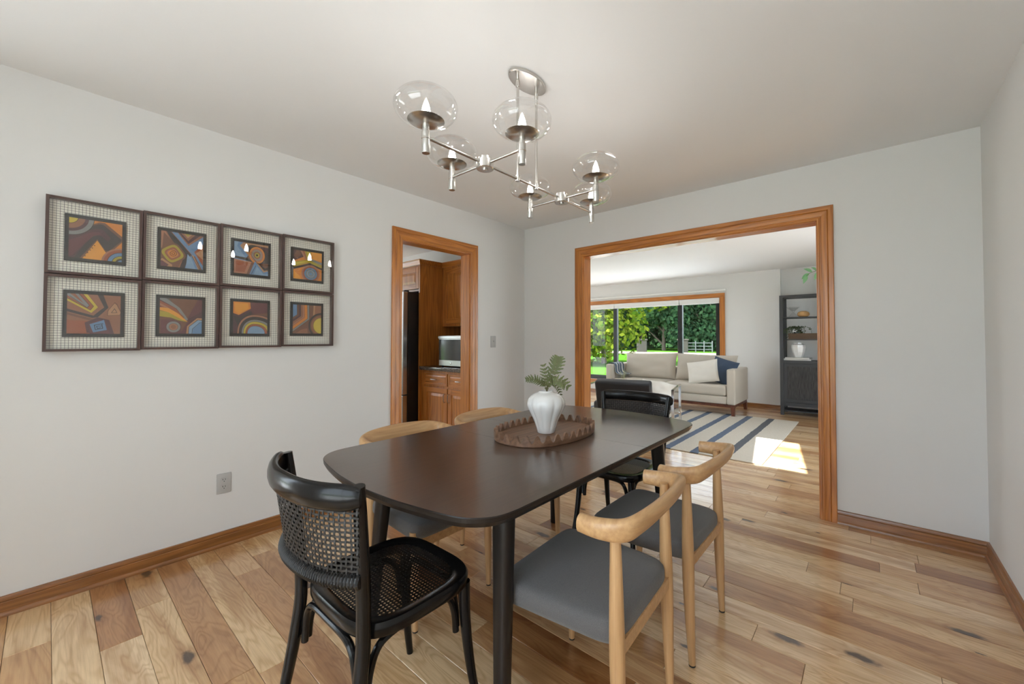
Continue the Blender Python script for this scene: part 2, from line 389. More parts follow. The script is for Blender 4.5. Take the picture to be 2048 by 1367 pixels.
def catmull(pts, k=6, closed=False):
    pts = [Vector(p) for p in pts]; N = len(pts); out = []
    for i in range(N if closed else N-1):
        p0 = pts[i-1] if (closed or i > 0) else pts[0]; p1 = pts[i]; p2 = pts[(i+1) % N]
        p3 = pts[(i+2) % N] if (closed or i+2 < N) else pts[-1]
        for j in range(k):
            t = j/k
            out.append(0.5*((2*p1)+(p2-p0)*t+(2*p0-5*p1+4*p2-p3)*t*t+(3*p1-p0-3*p2+p3)*t**3))
    if not closed: out.append(pts[-1])
    return out
def supere(a, b, n, k):
    out = []
    for i in range(k):
        t = 2*PI*i/k; c, s_ = math.cos(t), math.sin(t)
        out.append((a*math.copysign(abs(c)**(2/n), c), b*math.copysign(abs(s_)**(2/n), s_)))
    return out
def pillow_mb(w, h, d, n=3.2, e=2.2, K=22, wr=0.0, seed=0):
    """soft cushion, w (x) by h (z) by d (y), centred at the origin"""
    mb = MB(); vs = []; fs = []
    for side in (1, -1):
        for i in range(K+1):
            for j in range(K+1):
                u = -1+2*i/K; v = -1+2*j/K
                t = max(0, 1-abs(u)**n)**(1/e)*max(0, 1-abs(v)**n)**(1/e)
                wv = wr*noise.noise(Vector((u*2.2+seed, v*2.2, seed*3.1+side)))
                pin = 1-0.05*(1-abs(u)**2)*(abs(v)**3); pin2 = 1-0.05*(1-abs(v)**2)*(abs(u)**3)
                vs.append((u*w/2*pin2, side*(d/2*t+wv*t), v*h/2*pin))
    S = (K+1)**2
    for s_ in range(2):
        for i in range(K):
            for j in range(K):
                a = s_*S+i*(K+1)+j; q = (a, a+K+1, a+K+2, a+1)
                fs.append(q if s_ == 1 else q[::-1])
    return mb.add(vs, fs)

# ================================================================== THE SETTING
W, H, WT = 3.447, 2.44, 0.118
OX0, OX1, KY0, KY1, OH, CW = 0.776, 2.674, -1.542, -0.805, 2.039, 0.093
YF = 4.72
def tilebox(mb, a0, a1, z0, z1, holes, f):
    """fill rectangle a0..a1 x z0..z1 minus holes (h0,h1,hz0,hz1) with boxes through f(a0,a1,z0,z1)"""
    xs = sorted({a0, a1, *[h[0] for h in holes], *[h[1] for h in holes]})
    for i in range(len(xs)-1):
        c = (xs[i]+xs[i+1])/2
        cuts = sorted([(h[2], h[3]) for h in holes if h[0] < c < h[1]]); z = z0
        for b, t in cuts:
            if b > z: f(xs[i], xs[i+1], z, b)
            z = t
        if z < z1: f(xs[i], xs[i+1], z, z1)
def wall_y(name, x0, x1, y0, y1, holes=(), z1=H, label=None):
    mb = MB(); tilebox(mb, x0, x1, -0.02, z1, holes, lambda a, b, c, d: mb.box(a, b, y0, y1, c, d)); return struct(name, mb, 'wall_paint', label)
def wall_x(name, x0, x1, y0, y1, holes=(), z1=H, label=None):
    mb = MB(); tilebox(mb, y0, y1, -0.02, z1, holes, lambda a, b, c, d: mb.box(x0, x1, a, b, c, d)); return struct(name, mb, 'wall_paint', label)
wall_y('wall_back', -4.2, 3.72, 0.0, WT, [(OX0, OX1, -0.02, OH)], label='white back wall with the wide opening to the living room')
wall_x('wall_left', -WT, 0.0, -4.6, 0.0, [(-4.55, -3.90, .3, 2.05), (KY0, KY1, -0.02, OH)], label='white left wall with the kitchen doorway')
wall_x('wall_right', W, W+0.12, -4.6, 0.0, label='white right wall of the dining room')
RW = (1.45, 3.30, 0.20, 2.25)
wall_y('wall_rear', -WT, W+0.12, -4.72, -4.6, [RW], label='white wall behind the camera')
wall_y('wall_kitchen_side', -4.2, -WT, -3.68, -3.56, label='white side wall of the kitchen')
wall_x('wall_kitchen', -4.2, -4.08, -3.68, 0.0, [(-3.4, -0.9, 0.6, 2.3)], label='white outer kitchen wall')
WX0, WX1, WZ0, WZ1 = -2.21, 0.79, 0.31, 2.02
mb = MB(); tilebox(mb, -3.3, 1.77, -0.02, H, [(WX0, WX1, WZ0, WZ1)], lambda a, b, c, d: mb.box(a, b, YF, YF+0.14, c, d)); mb.box(1.77, 3.72, YF+0.07, YF+0.14, -0.02, H)
struct('wall_far', mb, 'wall_paint', 'white living room wall around the picture window')
wall_x('wall_living_left', -3.42, -3.3, WT, YF+0.14, [(1.8, 3.6, .1, 2.2)], label='white side wall of the living room')
wall_x('wall_living_right', 3.6, 3.72, WT, YF+0.14, [(.7, 2.7, .1, 2.2)], label='white side wall beyond the bookcase')
struct('ceiling', MB().box(-WT, W+0.12, -4.72, WT/2, H, H+0.1).box(-4.2, -WT, -3.68, WT/2, H, H+0.1), 'ceiling_paint', 'white dining room ceiling')
mb = MB(); SK = (0.48, 1.36, 0.40, 1.80)
tilebox(mb, -3.42, 3.72, WT/2, YF+0.14, [SK], lambda a, b, c, d: mb.box(a, b, c, d, H, H+0.1))
struct('ceiling_living', mb, 'ceiling_paint', 'white living room ceiling')
# unseen skylight well added over the living room; sloped pane shapes the sun patch
sky = sgroup('added_skylight', 'unseen skylight added over the living room for the sun patch')
zr = lambda y: 2.6+(1.745-y)*0.3137
mb = MB()
def slab(a, b, c, d): mb.add([(a,c,zr(c)),(b,c,zr(c)),(b,d,zr(d)),(a,d,zr(d)),(a,c,zr(c)+.05),(b,c,zr(c)+.05),(b,d,zr(d)+.05),(a,d,zr(d)+.05)],
                             [(0,3,2,1),(4,5,6,7),(0,1,5,4),(1,2,6,5),(2,3,7,6),(3,0,4,7)])
tilebox(mb, 0.36, 1.48, 0.28, 1.92, [(0.536, 0.988, 0.438, 1.745)], slab)
struct('roof_slope', mb, 'wall_paint', parent=sky)
mb = MB()
for (a, b, c, d) in ((0.36, 0.48, 0.28, 1.92), (1.36, 1.48, 0.28, 1.92), (0.48, 1.36, 0.28, 0.40), (0.48, 1.36, 1.80, 1.92)):
    mb.add([(a,c,H+.1),(b,c,H+.1),(b,d,H+.1),(a,d,H+.1),(a,c,zr(c)),(b,c,zr(c)),(b,d,zr(d)),(a,d,zr(d))], [(0,3,2,1),(4,5,6,7),(0,1,5,4),(1,2,6,5),(2,3,7,6),(3,0,4,7)])
struct('well_lining', mb, 'ceiling_paint', parent=sky)
mb = MB(); mb.add([(0.536,0.438,zr(.438)+.02),(0.988,0.438,zr(.438)+.02),(0.988,1.745,zr(1.745)+.02),(0.536,1.745,zr(1.745)+.02)], [(0,1,2,3)])
struct('pane', mb, 'window_glass', parent=sky)

struct('sun_block_eaves', MB().box(-.9, W+.9, -5.5, -4.72, H+.06, H+.16).box(-1.5, -WT, -4.72, -3.68, H+.06, H+.16).box(-5.3, -4.2, -4.2, .4, H+.06, H+.16).box(-4.4, -3.42, .4, 5.6, H+.06, H+.16).box(3.72, 4.6, .1, 5.6, H+.06, H+.16), 'white_trim', 'white unseen eaves added to keep sun off the hidden windows')  # unseen overhangs put in to stop direct sun entering the fill windows
# ---- floor boards, every one a plank of its own
floor = struct('floor', MB().box(-WT, 3.72, -4.72, YF+0.14, -0.08, -0.009).box(-4.2, -WT, -3.68, YF+.14, -0.08, -0.009), 'subfloor', 'hickory plank floor running through both rooms')
LIGHT = [lin(234, 202, 158), lin(229, 195, 149), lin(238, 209, 169), lin(224, 188, 141)]
MID = [lin(212, 170, 122), lin(204, 160, 110), lin(216, 176, 130)]
DARK = [lin(186, 136, 90), lin(174, 124, 78), lin(194, 148, 102)]
def plank_mesh(mb, x0, x1, y0, y1, ox, oy):
    g, c = 0.0006, 0.0014
    a, b, d, e = x0+g-ox, x1-g-ox, y0+g-oy, y1-g-oy
    mb.add([(a,d,-.009),(b,d,-.009),(b,e,-.009),(a,e,-.009),(a,d,-c),(b,d,-c),(b,e,-c),(a,e,-c),(a+c,d+c,0),(b-c,d+c,0),(b-c,e-c,0),(a+c,e-c,0)],
           [(0,1,5,4),(1,2,6,5),(2,3,7,6),(3,0,4,7),(4,5,9,8),(5,6,10,9),(6,7,11,10),(7,4,8,11),(8,9,10,11)])
rest = MB(); PW = 0.1215; rng = random.Random(11); npl = 0
JOINTS = {-16: [0.398], -17: [0.626], -1: [0.5]}
fixed = {-16: ['L', 'L'], -15: ['D', 'M'], -17: ['D', 'L'], -18: ['L', 'L'], -14: ['L', 'M'], -19: ['L', 'M']}
for k in range(-30, 50):
    y0 = -1.19+PW*k; y1 = y0+PW
    y0, y1 = max(y0, -4.6), min(y1, YF)
    if y1-y0 < 0.01: continue
    living = (y0+y1)/2 > WT/2
    xa, xb = (-3.3, 3.6) if living else ((-4.08 if y0 > -3.56 else 0.0), W)
    va, vb = (-1.15, 3.3) if living else (0.0, W)
    xs = [va]; x = va+rng.uniform(0.25, 1.3)
    if not living and k in (-16, -17): x = {-16: 0.398, -17: 0.626}[k]
    while x < vb-0.22:
        xs.append(x); x += rng.choice([0.55, 0.8, 1.1, 1.35, 1.6])*rng.uniform(0.85, 1.15)
    xs.append(vb)
    see = y0 > -3.75
    for i in range(len(xs)-1):
        if not see: plank_mesh(rest, xs[i], xs[i+1], y0, y1, 0, 0); continue
        p = rng.random(); cs = LIGHT if p < 0.58 else (MID if p < 0.83 else DARK)
        if k in fixed and i < 2: cs = {'L': LIGHT, 'M': MID, 'D': DARK}[fixed[k][i]]
        ox, oy = (xs[i]+xs[i+1])/2, (y0+y1)/2
        mb = MB(); plank_mesh(mb, xs[i], xs[i+1], y0, y1, ox, oy)
        o = mb.build('plank', 'hickory', floor, loc=(ox, oy, 0)); o.color = rng.choice(cs); npl += 1
    for a, b in ((xa, va), (vb, xb)):
        if b-a < 0.05: continue
        if not living and b <= 0.0:
            b = -0.0
        n = max(1, round((b-a)/1.2))
        for i in range(n): plank_mesh(rest, a+(b-a)*i/n, a+(b-a)*(i+1)/n, y0, y1, 0, 0)
o = rest.build('plank_field', 'hickory', floor, kind='stuff'); o.color = LIGHT[1]

# ---- oak trim
CPROF = [(0, 0), (0, .011), (.004, .014), (.012, .014), (.017, .0105), (.022, .0105), (.026, .0135), (.050, .0165), (.057, .0165), (.061, .013), (.065, .018), (.090, .019), (.093, .016), (.093, 0)]
def casing(grp, to3, a0, a1, top):
    """three mitred boards round an opening; to3(a, z, out) -> world point"""
    J = [((a0, 0), (-1, 0), (a0, top), (-1, 1), 'casing_jamb', 'oak_z'), ((a0, top), (-1, 1), (a1, top), (1, 1), 'casing_head', None), ((a1, top), (1, 1), (a1, 0), (1, 0), 'casing_jamb', 'oak_z')]
    for p, d, q, e, nm, mt in J:
        rings = [[to3(c[0]+dd[0]*w, c[1]+dd[1]*w, t) for w, t in CPROF] for c, dd in ((p, d), (q, e))]
        mb = MB().loft(rings, True, True); b = bmesh.new()
        me = mb.build(nm, mt or HEADMAT, grp, smooth=True, angle=25)
def fixn(o):
    b = bmesh.new(); b.from_mesh(o.data); bmesh.ops.recalc_face_normals(b, faces=b.faces); b.to_mesh(o.data); b.free()
t1 = sgroup('trim_1', 'varnished oak casing round the kitchen doorway'); HEADMAT = 'oak_y'
casing(t1, lambda a, z, t: (t, a, z), KY0, KY1, OH)
casing(t1, lambda a, z, t: (-WT-t, a, z), KY0, KY1, OH)
struct('jamb_lining', MB().box(-WT-.001, .001, KY0, KY0+.005, 0, OH).box(-WT-.001, .001, KY1-.005, KY1, 0, OH), 'oak_z', parent=t1)
struct('head_lining', MB().box(-WT-.001, .001, KY0, KY1, OH-.005, OH), 'oak_y', parent=t1)
t2 = sgroup('trim_2', 'varnished oak casing round the wide opening'); HEADMAT = 'oak_x'
casing(t2, lambda a, z, t: (a, -t, z), OX0, OX1, OH)
casing(t2, lambda a, z, t: (a, WT+t, z), OX0, OX1, OH)
struct('jamb_lining', MB().box(OX0, OX0+.005, -.001, WT+.001, 0, OH).box(OX1-.005, OX1, -.001, WT+.001, 0, OH), 'oak_z', parent=t2)
struct('head_lining', MB().box(OX0, OX1, -.001, WT+.001, OH-.005, OH), 'oak_x', parent=t2)
for g in (t1, t2):
    for o in g.children: fixn(o)
BPROF = [(0, 0), (.022, 0), (.022, .006), (.019, .014), (.013, .019), (.013, .060), (.010, .063), (.013, .067), (.013, .078), (.009, .0855), (0, .0865)]
def baseboard(name, runs, mat, label):
    mb = MB()
    for p, q, n, m0, m1 in runs:
        p, q, n = Vector(p), Vector(q), Vector(n); d = (q-p).normalized()
        mb.loft([[p+n*t+d*t*m0+Vector((0, 0, z)) for t, z in BPROF], [q+n*t-d*t*m1+Vector((0, 0, z)) for t, z in BPROF]])
    o = struct(name, mb, mat, label, smooth=True); fixn(o); return o
baseboard('baseboard_left', [((0, -4.6, 0), (0, KY0-CW, 0), (1, 0, 0), 0, 0), ((0, KY1+CW, 0), (0, 0, 0), (1, 0, 0), 0, 1)], 'base_oak_y', 'oak baseboard along the picture wall')
baseboard('baseboard_back', [((0, 0, 0), (OX0-CW, 0, 0), (0, -1, 0), 1, 0), ((OX1+CW, 0, 0), (W, 0, 0), (0, -1, 0), 0, 1)], 'base_oak_x', 'oak baseboard beside the wide opening')
baseboard('baseboard_right', [((W, 0, 0), (W, -4.6, 0), (-1, 0, 0), 1, 0)], 'base_oak_y', 'oak baseboard along the right wall')
baseboard('baseboard_far', [((-3.3, YF, 0), (1.77, YF, 0), (0, -1, 0), 0, 0)], 'base_oak_x', 'oak baseboard under the picture window')

# ---- picture window of the living room
w1 = sgroup('window_1', 'wide black-framed picture window with oak casing behind the sofa')
def wy(name, parts, mat, par=w1, r=None):
    mb = MB()
    for (x0, x1, y0, y1, z0, z1) in parts: mb.box(x0, x1, y0, y1, z0, z1)
    return struct(name, mb, mat, parent=par)
wy('casing_head', [(WX0-0.085, WX1+0.085, YF-0.02, YF, WZ1, WZ1+0.07)], 'oak_x')
wy('casing_jamb', [(WX1, WX1+0.085, YF-0.02, YF, WZ0-0.09, WZ1)], 'oak_z')
wy('casing_jamb', [(WX0-0.085, WX0, YF-0.02, YF, WZ0-0.09, WZ1)], 'oak_z')
wy('casing_apron', [(WX0, WX1, YF-0.02, YF, WZ0-0.09, WZ0)], 'oak_x')
wy('jamb_lining', [(WX1-0.012, WX1, YF, YF+0.14, WZ0, WZ1), (WX0, WX0+0.012, YF, YF+0.14, WZ0, WZ1)], 'oak_z')
wy('head_lining', [(WX0, WX1, YF, YF+0.14, WZ1-0.012, WZ1)], 'oak_x')
fr = [(WX0+.012, WX1-.012, WZ0, WZ0+0.09), (WX0+.012, WX1-.012, WZ1-0.09, WZ1-.012), (WX0+.012, WX0+0.09, WZ0, WZ1), (WX1-0.09, WX1-.012, WZ0, WZ1)]
wy('frame', [(a, b, YF+0.05, YF+0.13, c, d) for a, b, c, d in fr], 'window_black')
for xm in (0.015, -1.435): wy('mullion', [(xm-0.045, xm+0.045, YF+0.055, YF+0.125, WZ0+0.09, WZ1-0.09)], 'window_black')
for a, b in ((WX0+.09, -1.48), (-1.39, -0.03), (0.06, WX1-.09)): wy('pane', [(a, b, YF+0.088, YF+0.092, WZ0+0.09, WZ1-0.09)], 'window_glass')
for a, b in ((WX0+.015, -1.44), (-1.43, 0.01), (0.02, WX1-.015)):
    bl = thing('window_blind', {-1.44: 'raised white blind above the pane beside the opening casing', 0.01: 'raised white blind above the wide middle pane', }.get(b, 'raised white blind above the pane nearest the bookcase'), 'blind', (0, 0, 0), 0, 'raised blinds in the picture window')
    MB().box(a, b, YF+0.004, YF+0.045, 1.955, WZ1-.013).build('headrail', 'white_trim', bl)
    for i in range(6): MB().box(a+.004, b-.004, YF+0.006, YF+0.043, 1.905+i*0.0083, 1.9125+i*0.0083).build('slat', 'white_trim', bl)
rl = thing('curtain_rail', 'slim white rail mounted above the picture window casing', 'rail')
MB().rbox(WX0-0.12, WX1+0.11, YF-0.055, YF-0.03, 2.13, 2.162, 0.004).build('track', 'white_trim', rl)
for x in (WX0, -0.7, WX1+.05): MB().box(x-0.02, x+0.02, YF-0.034, YF, 2.135, 2.157).build('bracket', 'white_trim', rl)
# ---- unseen windows, added to let fill daylight into the rooms
def simple_window(name, label, ax, lo, hi, z0, z1, c0, c1, nm):
    g = sgroup(name, label); f = lambda a, b, c, d, e0, e1: (MB().box(a, b, e0, e1, c, d) if ax == 'y' else MB().box(e0, e1, a, b, c, d))
    m = (c0+c1)/2
    for a, b, c, d in ((lo, hi, z0, z0+.06), (lo, hi, z1-.06, z1), (lo, lo+.06, z0+.06, z1-.06), (hi-.06, hi, z0+.06, z1-.06)): struct('frame', f(a, b, c, d, m-.03, m+.03), 'white_trim', parent=g)
    for i in range(nm):
        a = lo+.06+(hi-lo-.12)*i/nm; b = lo+.06+(hi-lo-.12)*(i+1)/nm
        struct('pane', f(a, b, z0+.06, z1-.06, m-.003, m+.003), 'window_glass', parent=g)
        if i: struct('mullion', f(a-.02, a+.02, z0+.06, z1-.06, m-.025, m+.025), 'white_trim', parent=g)
simple_window('fill_window_rear', 'unseen dining room window added behind the camera for fill light', 'y', *RW, -4.72, -4.6, 2)
simple_window('fill_window_patio', 'unseen living room patio door added for fill light', 'x', 1.8, 3.6, .1, 2.2, -3.42, -3.3, 2)
simple_window('fill_window_side', 'unseen living room window added on the bookcase side for fill light', 'x', .7, 2.7, .1, 2.2, 3.6, 3.72, 2)
simple_window('fill_window_narrow', 'unseen narrow dining room window added to light the right wall', 'x', -4.55, -3.90, .3, 2.05, -WT, 0, 1)
simple_window('fill_window_kitchen', 'unseen kitchen window added to light the kitchen', 'x', -3.4, -0.9, 0.6, 2.3, -4.2, -4.08, 2)

# ================================================================== DINING FURNITURE
# ---- table
TX, TY, TZ = 1.698, -1.861, 0.75
tbl = thing('dining_table', 'dark espresso wooden dining table with rounded ends and a centre leaf', 'table', (TX, TY, 0))
q = [(.497, 0), (.497, .35), (.497, .62), (.495, .72), (.482, .775), (.45, .815), (.40, .845), (.30, .868), (.16, .890), (0, .900)]
qs = [(v.x, v.y) for v in catmull([(x, y, 0) for x, y in q], 4)]
right = [(x, -y) for x, y in qs[::-1]]+qs[1:]
outline = right+[(-x, y) for x, y in right[::-1]][1:-1]
def clip_y(poly, lo, hi):
    def half(P, f, ins):
        out = []
        for i in range(len(P)):
            a, b = P[i-1], P[i]
            if ins(a) != ins(b):
                t = f(a, b); out.append((a[0]+(b[0]-a[0])*t, a[1]+(b[1]-a[1])*t))
            if ins(b): out.append(b)
        return out
    P = half(poly, lambda a, b: (lo-a[1])/(b[1]-a[1]), lambda p: p[1] >= lo)
    return half(P, lambda a, b: (hi-a[1])/(b[1]-a[1]), lambda p: p[1] <= hi)
SE = (-2.030-TY, -1.722-TY)
for lo, hi in ((-1, SE[0]-.0006), (SE[0]+.0006, SE[1]-.0006), (SE[1]+.0006, 1)):
    P = clip_y(outline, lo, hi); n = len(P); cx = sum(p[0] for p in P)/n; cy = (max(lo, -.9)+min(hi, .9))/2
    def ins(d): return [(p[0]*(1-d/.5), (p[1]-cy)*(1-d/abs(.6))+cy if abs(p[1]) > .5 else p[1]) for p in P]
    mb = MB(); A = ins(.012); B = ins(.002)
    mb.loft([[(x, y, TZ-.030) for x, y in A], [(x, y, TZ-.016) for x, y in B], [(x, y, TZ-.003) for x, y in P], [(x, y, TZ) for x, y in ins(.002)]], True, False, 1)
    mb.add([(x, y, TZ) for x, y in ins(.002)], [tuple(range(n))], 0); mb.add([(x, y, TZ-.030) for x, y in A], [tuple(range(n-1, -1, -1))], 1)
    mb.build('tabletop_panel', ['espresso_y', 'espresso_edge'], tbl)
for s in (-1, 1):
    MB().box(s*.40-.012, s*.40+.012, -.62, .62, TZ-.075, TZ-.031).build('apron', 'espresso_edge', tbl)
    MB().box(-.36, .36, s*.64-.012, s*.64+.012, TZ-.075, TZ-.031).build('apron', 'espresso_edge', tbl)
for sx in (-1, 1):
    for sy in (-1, 1):
        T = Vector((sx*.345, sy*.60, TZ-.031)); Bm = Vector((sx*.385, sy*.650, 0))
        rings = []
        for t in (0, .25, .6, 1):
            c = T.lerp(Bm, t); hx = .036-.014*t; hy = .030-.010*t
            rings.append([(c.x+x, c.y+y, c.z) for x, y in supere(hx, hy, 3.2, 16)])
        mb = MB().loft(rings[::-1]); mb.build('leg', 'espresso_edge', tbl, smooth=True)

# ---- oak elbow chairs: local +y is the way the sitter faces
def elbow_chair():
    c = thing('elbow_chair', '', 'chair', group='oak elbow chairs round the table')
    seatp = []
    for x, y in supere(1, 1, 8, 56):
        hw = .225-.022*(1-y)/2 if y < 0 else .225
        seatp.append((x*(0.222+0.014*y), .205+y*.215))
    def ring(k, z, dz=0): return [((x)*k, (y-.205)*k+.205, z+dz*(1-((y-.205)/.22)**2)) for x, y in seatp]
    mb = MB().loft([ring(.90, .378), ring(.975, .383), ring(1.0, .398), ring(1.0, .424), ring(.985, .440), ring(.95, .447), ring(.82, .451), ring(.55, .454), ring(.2, .455)], True, True)
    mb.build('seat', 'grey_fabric', c, smooth=True, angle=60)
    mb = MB()
    for s in (-1, 1): mb.add([(s*.115,-.005,.348),(s*.135,-.005,.348),(s*.135,.395,.348),(s*.115,.395,.348),(s*.115,-.005,.380),(s*.135,-.005,.380),(s*.135,.395,.380),(s*.115,.395,.380)], [(0,3,2,1),(4,5,6,7),(0,1,5,4),(1,2,6,5),(2,3,7,6),(3,0,4,7)])
    mb.box(-.19, .19, -.014, .008, .362, .402).box(-.205, .205, .388, .408, .342, .382)
    mb.build('seat_frame', 'blonde_y', c); fixn(c.children[-1])
    for s in (-1, 1):   # rear legs run up to the rail
        pts = catmull([(s*.198, -.012, .006), (s*.200, -.004, .22), (s*.200, 0, .40), (s*.198, .003, .56), (s*.197, .006, .715)], 5)
        rad = [.0125+.0095*math.sin(min(1, (p.z/.40))*PI/2)**1.2 if p.z < .40 else .022-.0080*((p.z-.40)/.315)**1.3 for p in pts]
        o = MB().tube(pts, rad, 14).build('leg', 'blonde_z', c, smooth=True)
        MB().tube([(s*.198, -.012, 0), (s*.198, -.012, .007)], .0125, 12).build('foot_glide', 'slot_black', o, smooth=True)
        pts = catmull([(s*.212, .392, .006), (s*.212, .386, .22), (s*.210, .380, .41)], 6)
        rad = [.0115+.010*(p.z/.41)**.8 for p in pts]
        o = MB().tube(pts, rad, 14).build('leg', 'blonde_z', c, smooth=True)
        MB().tube([(s*.212, .392, 0), (s*.212, .392, .007)], .0115, 12).build('foot_glide', 'slot_black', o, smooth=True)
    # horseshoe rail
    path = catmull([(-.236, .092, .711), (-.240, .03, .712), (-.220, -.032, .717), (-.150, -.058, .726), (0, -.068, .731), (.150, -.058, .726), (.220, -.032, .717), (.240, .03, .712), (.236, .092, .711)], 7)
    rings = []; N = len(path)
    for i, p in enumerate(path):
        t = (path[min(i+1, N-1)]-path[max(i-1, 0)]).normalized(); u = i/(N-1)
        k = math.sin(PI*u)**1.6
        out = Vector((t.y, -t.x, 0)).normalized()          # away from the sitter
        tilt = .45*k
        up = (Vector((0, 0, 1))*math.cos(tilt)+out*math.sin(tilt)); sd = t.cross(up).normalized()
        hh = .0255+.0150*k; tt = .0205-.004*k
        e = 1.0
        rings.append([p+up*a*hh*e+sd*b*tt*e for a, b in [(math.copysign(abs(math.cos(2*PI*j/18))**.75, math.cos(2*PI*j/18)), math.copysign(abs(math.sin(2*PI*j/18))**.9, math.sin(2*PI*j/18))) for j in range(18)]])
    o = MB().loft(rings).build('back_rail', 'blonde_x', c, smooth=True, angle=50); fixn(o)
    return c
ec = elbow_chair()
SPOTS = [(2.402, -2.205, R(90)+R(3), 'oak elbow chair with grey seat nearest the camera, out past the front table leg'),
         (2.410, -1.640, R(90)+R(0), 'oak elbow chair with grey seat standing closest to the wide opening and the rug'),
         (1.085, -2.190, R(-90), 'oak elbow chair tucked in on the picture wall side, beside the near cane chair'),
         (1.085, -1.605, R(-90), 'oak elbow chair tucked in on the kitchen doorway side, behind the scalloped tray')]
for i, (x, y, a, lb) in enumerate(SPOTS):
    o = ec if i == 0 else copy_tree(ec)
    o.location = (x, y, 0); o.rotation_euler = (0, 0, a); o['label'] = lb

# ---- black bentwood chairs with cane seats
def cane_chair():
    c = thing('cane_chair', '', 'chair', group='black bentwood cane chairs at the table ends')
    SZ = .470
    out = supere(.212, .203, 3.8, 64); inn = supere(.170, .161, 3.6, 64)
    mid = lambda a, b, t: [((p[0]*(1-t)+q[0]*t), (p[1]*(1-t)+q[1]*t)) for p, q in zip(a, b)]
    rg = lambda P, z: [(x, y, z) for x, y in P]
    mb = MB().loft([rg(inn, SZ-.038), rg(mid(out, inn, .08), SZ-.038), rg(out, SZ-.030), rg(out, SZ-.008), rg(mid(out, inn, .12), SZ), rg(mid(out, inn, .72), SZ-.001), rg(mid(out, inn, .85), SZ-.005), rg(inn, SZ-.008), rg(inn, SZ-.038)], True, False)
    mb.build('seat_ring', 'black_lacquer', c, smooth=True, angle=40)
    # woven cane: two straight sets and two diagonal sets of strands
    mb = MB(); A, B, Nn = .169, .160, 3.6
    def strand(a, d, w, z, h):
        d = Vector(d).normalized(); n = Vector((-d.y, d.x))
        lo = hi = None; K = 90
        for i in range(K+1):
            t = -.26+.52*i/K; p = Vector(a)+d*t
            if abs(p.x/A)**Nn+abs(p.y/B)**Nn <= 1:
                lo = t if lo is None else lo; hi = t
        if lo is None or hi-lo < .01: return
        p, q = Vector(a)+d*(lo-.004), Vector(a)+d*(hi+.004); s = n*w/2
        mb.add([(p.x-s.x, p.y-s.y, z), (p.x+s.x, p.y+s.y, z), (q.x+s.x, q.y+s.y, z), (q.x-s.x, q.y-s.y, z), (p.x-s.x, p.y-s.y, z-h), (p.x+s.x, p.y+s.y, z-h), (q.x+s.x, q.y+s.y, z-h), (q.x-s.x, q.y-s.y, z-h)],
               [(3,2,1,0),(4,5,6,7),(0,1,5,4),(2,3,7,6)])
    PT = .0118
    for i in range(-16, 17):
        strand((i*PT-.0013, 0), (0, 1), .0020, SZ-.0075, .0012); strand((i*PT+.0013, 0), (0, 1), .0020, SZ-.0075, .0012)
        strand((0, i*PT-.0013), (1, 0), .0020, SZ-.0085, .0012); strand((0, i*PT+.0013), (1, 0), .0020, SZ-.0085, .0012)
    for i in range(-32, 33):
        strand((i*PT+PT/2, 0), (1, 1), .0014, SZ-.0065, .001); strand((i*PT+PT/2, 0), (1, -1), .0014, SZ-.0068, .001)
    mb.build('cane_seat', 'black_cane', c, kind='stuff')
    for s in (-1, 1):
        pts = catmull([(s*.210, -.268, 0), (s*.203, -.235, .16), (s*.195, -.205, .34), (s*.195, -.196, .46), (s*.210, -.208, .66), (s*.230, -.230, .862)], 6)
        rad = [.0125+.006*min(1, p.z/.3) if p.z < .6 else .0185-.003*(p.z-.6)/.25 for p in pts]
        MB().tube(pts, rad, 12).build('rear_post', 'black_lacquer', c, smooth=True)
        pts = catmull([(s*.200, .205, 0), (s*.184, .180, .14), (s*.172, .164, .30), (s*.168, .160, .435)], 6)
        MB().tube(pts, [.012+.0075*(p.z/.42) for p in pts], 12).build('leg', 'black_lacquer', c, smooth=True)
    Lp = {'rl': Vector((-.198, -.212, 0)), 'rr': Vector((.198, -.212, 0)), 'fr': Vector((.172, .164, 0)), 'fl': Vector((-.172, .164, 0))}
    for a, b in (('rl', 'rr'), ('rr', 'fr'), ('fr', 'fl'), ('fl', 'rl')):
        p, q = Lp[a], Lp[b]; m = (p+q)/2*.80; pts = []
        K = [(0, .285), (.02, .345), (.09, .400), (.22, .419), (.5, .421), (.78, .419), (.91, .400), (.98, .345), (1, .285)]
        for t, z in K:
            w = p.lerp(q, .05+.90*t); pts.append((w.x*.92, w.y*.92, z))
        pts = catmull(pts, 4)
        MB().tube(pts, .0105, 10).build('arched_brace', 'black_lacquer', c, smooth=True)
    # back: rolled top rail, woven panel, wrapped lower rail
    def arc(t, z):                                   # t in -1..1 along the back
        k = (z-.62)/.22; hw = .218+.030*k; bulge = .068+.014*k; y0 = -.216-.018*k
        return Vector((hw*t, y0-bulge*(1-abs(t)**2.4), z))
    path = [arc(-1+2*i/28, .838) for i in range(29)]
    rad = [(.034, .017) if 1 < i < 27 else ((.031, .015) if i in (1, 27) else (.022, .009)) for i in range(29)]
    MB().tube(path, rad, 14, up=(0, 0, 1)).build('top_rail', 'black_lacquer', c, smooth=True, angle=60)
    path = [arc(-1+2*i/24, .620) for i in range(25)]
    lo = MB().tube(path, (.017), 10, up=(0, 0, 1)).build('lower_rail', 'black_cane', c, smooth=True)
    mb = MB()
    for i in range(58):                              # wrapping round the lower rail
        t = -.985+1.97*i/57; p = arc(t, .620); d = (arc(t+.01, .620)-arc(t-.01, .620)).normalized(); n = d.cross(Vector((0, 0, 1)))
        mb.tube([p+n*.0175*math.cos(2*PI*j/10)+Vector((0, 0, .0175*math.sin(2*PI*j/10))) for j in range(10)], .0026, 5, closed=True)
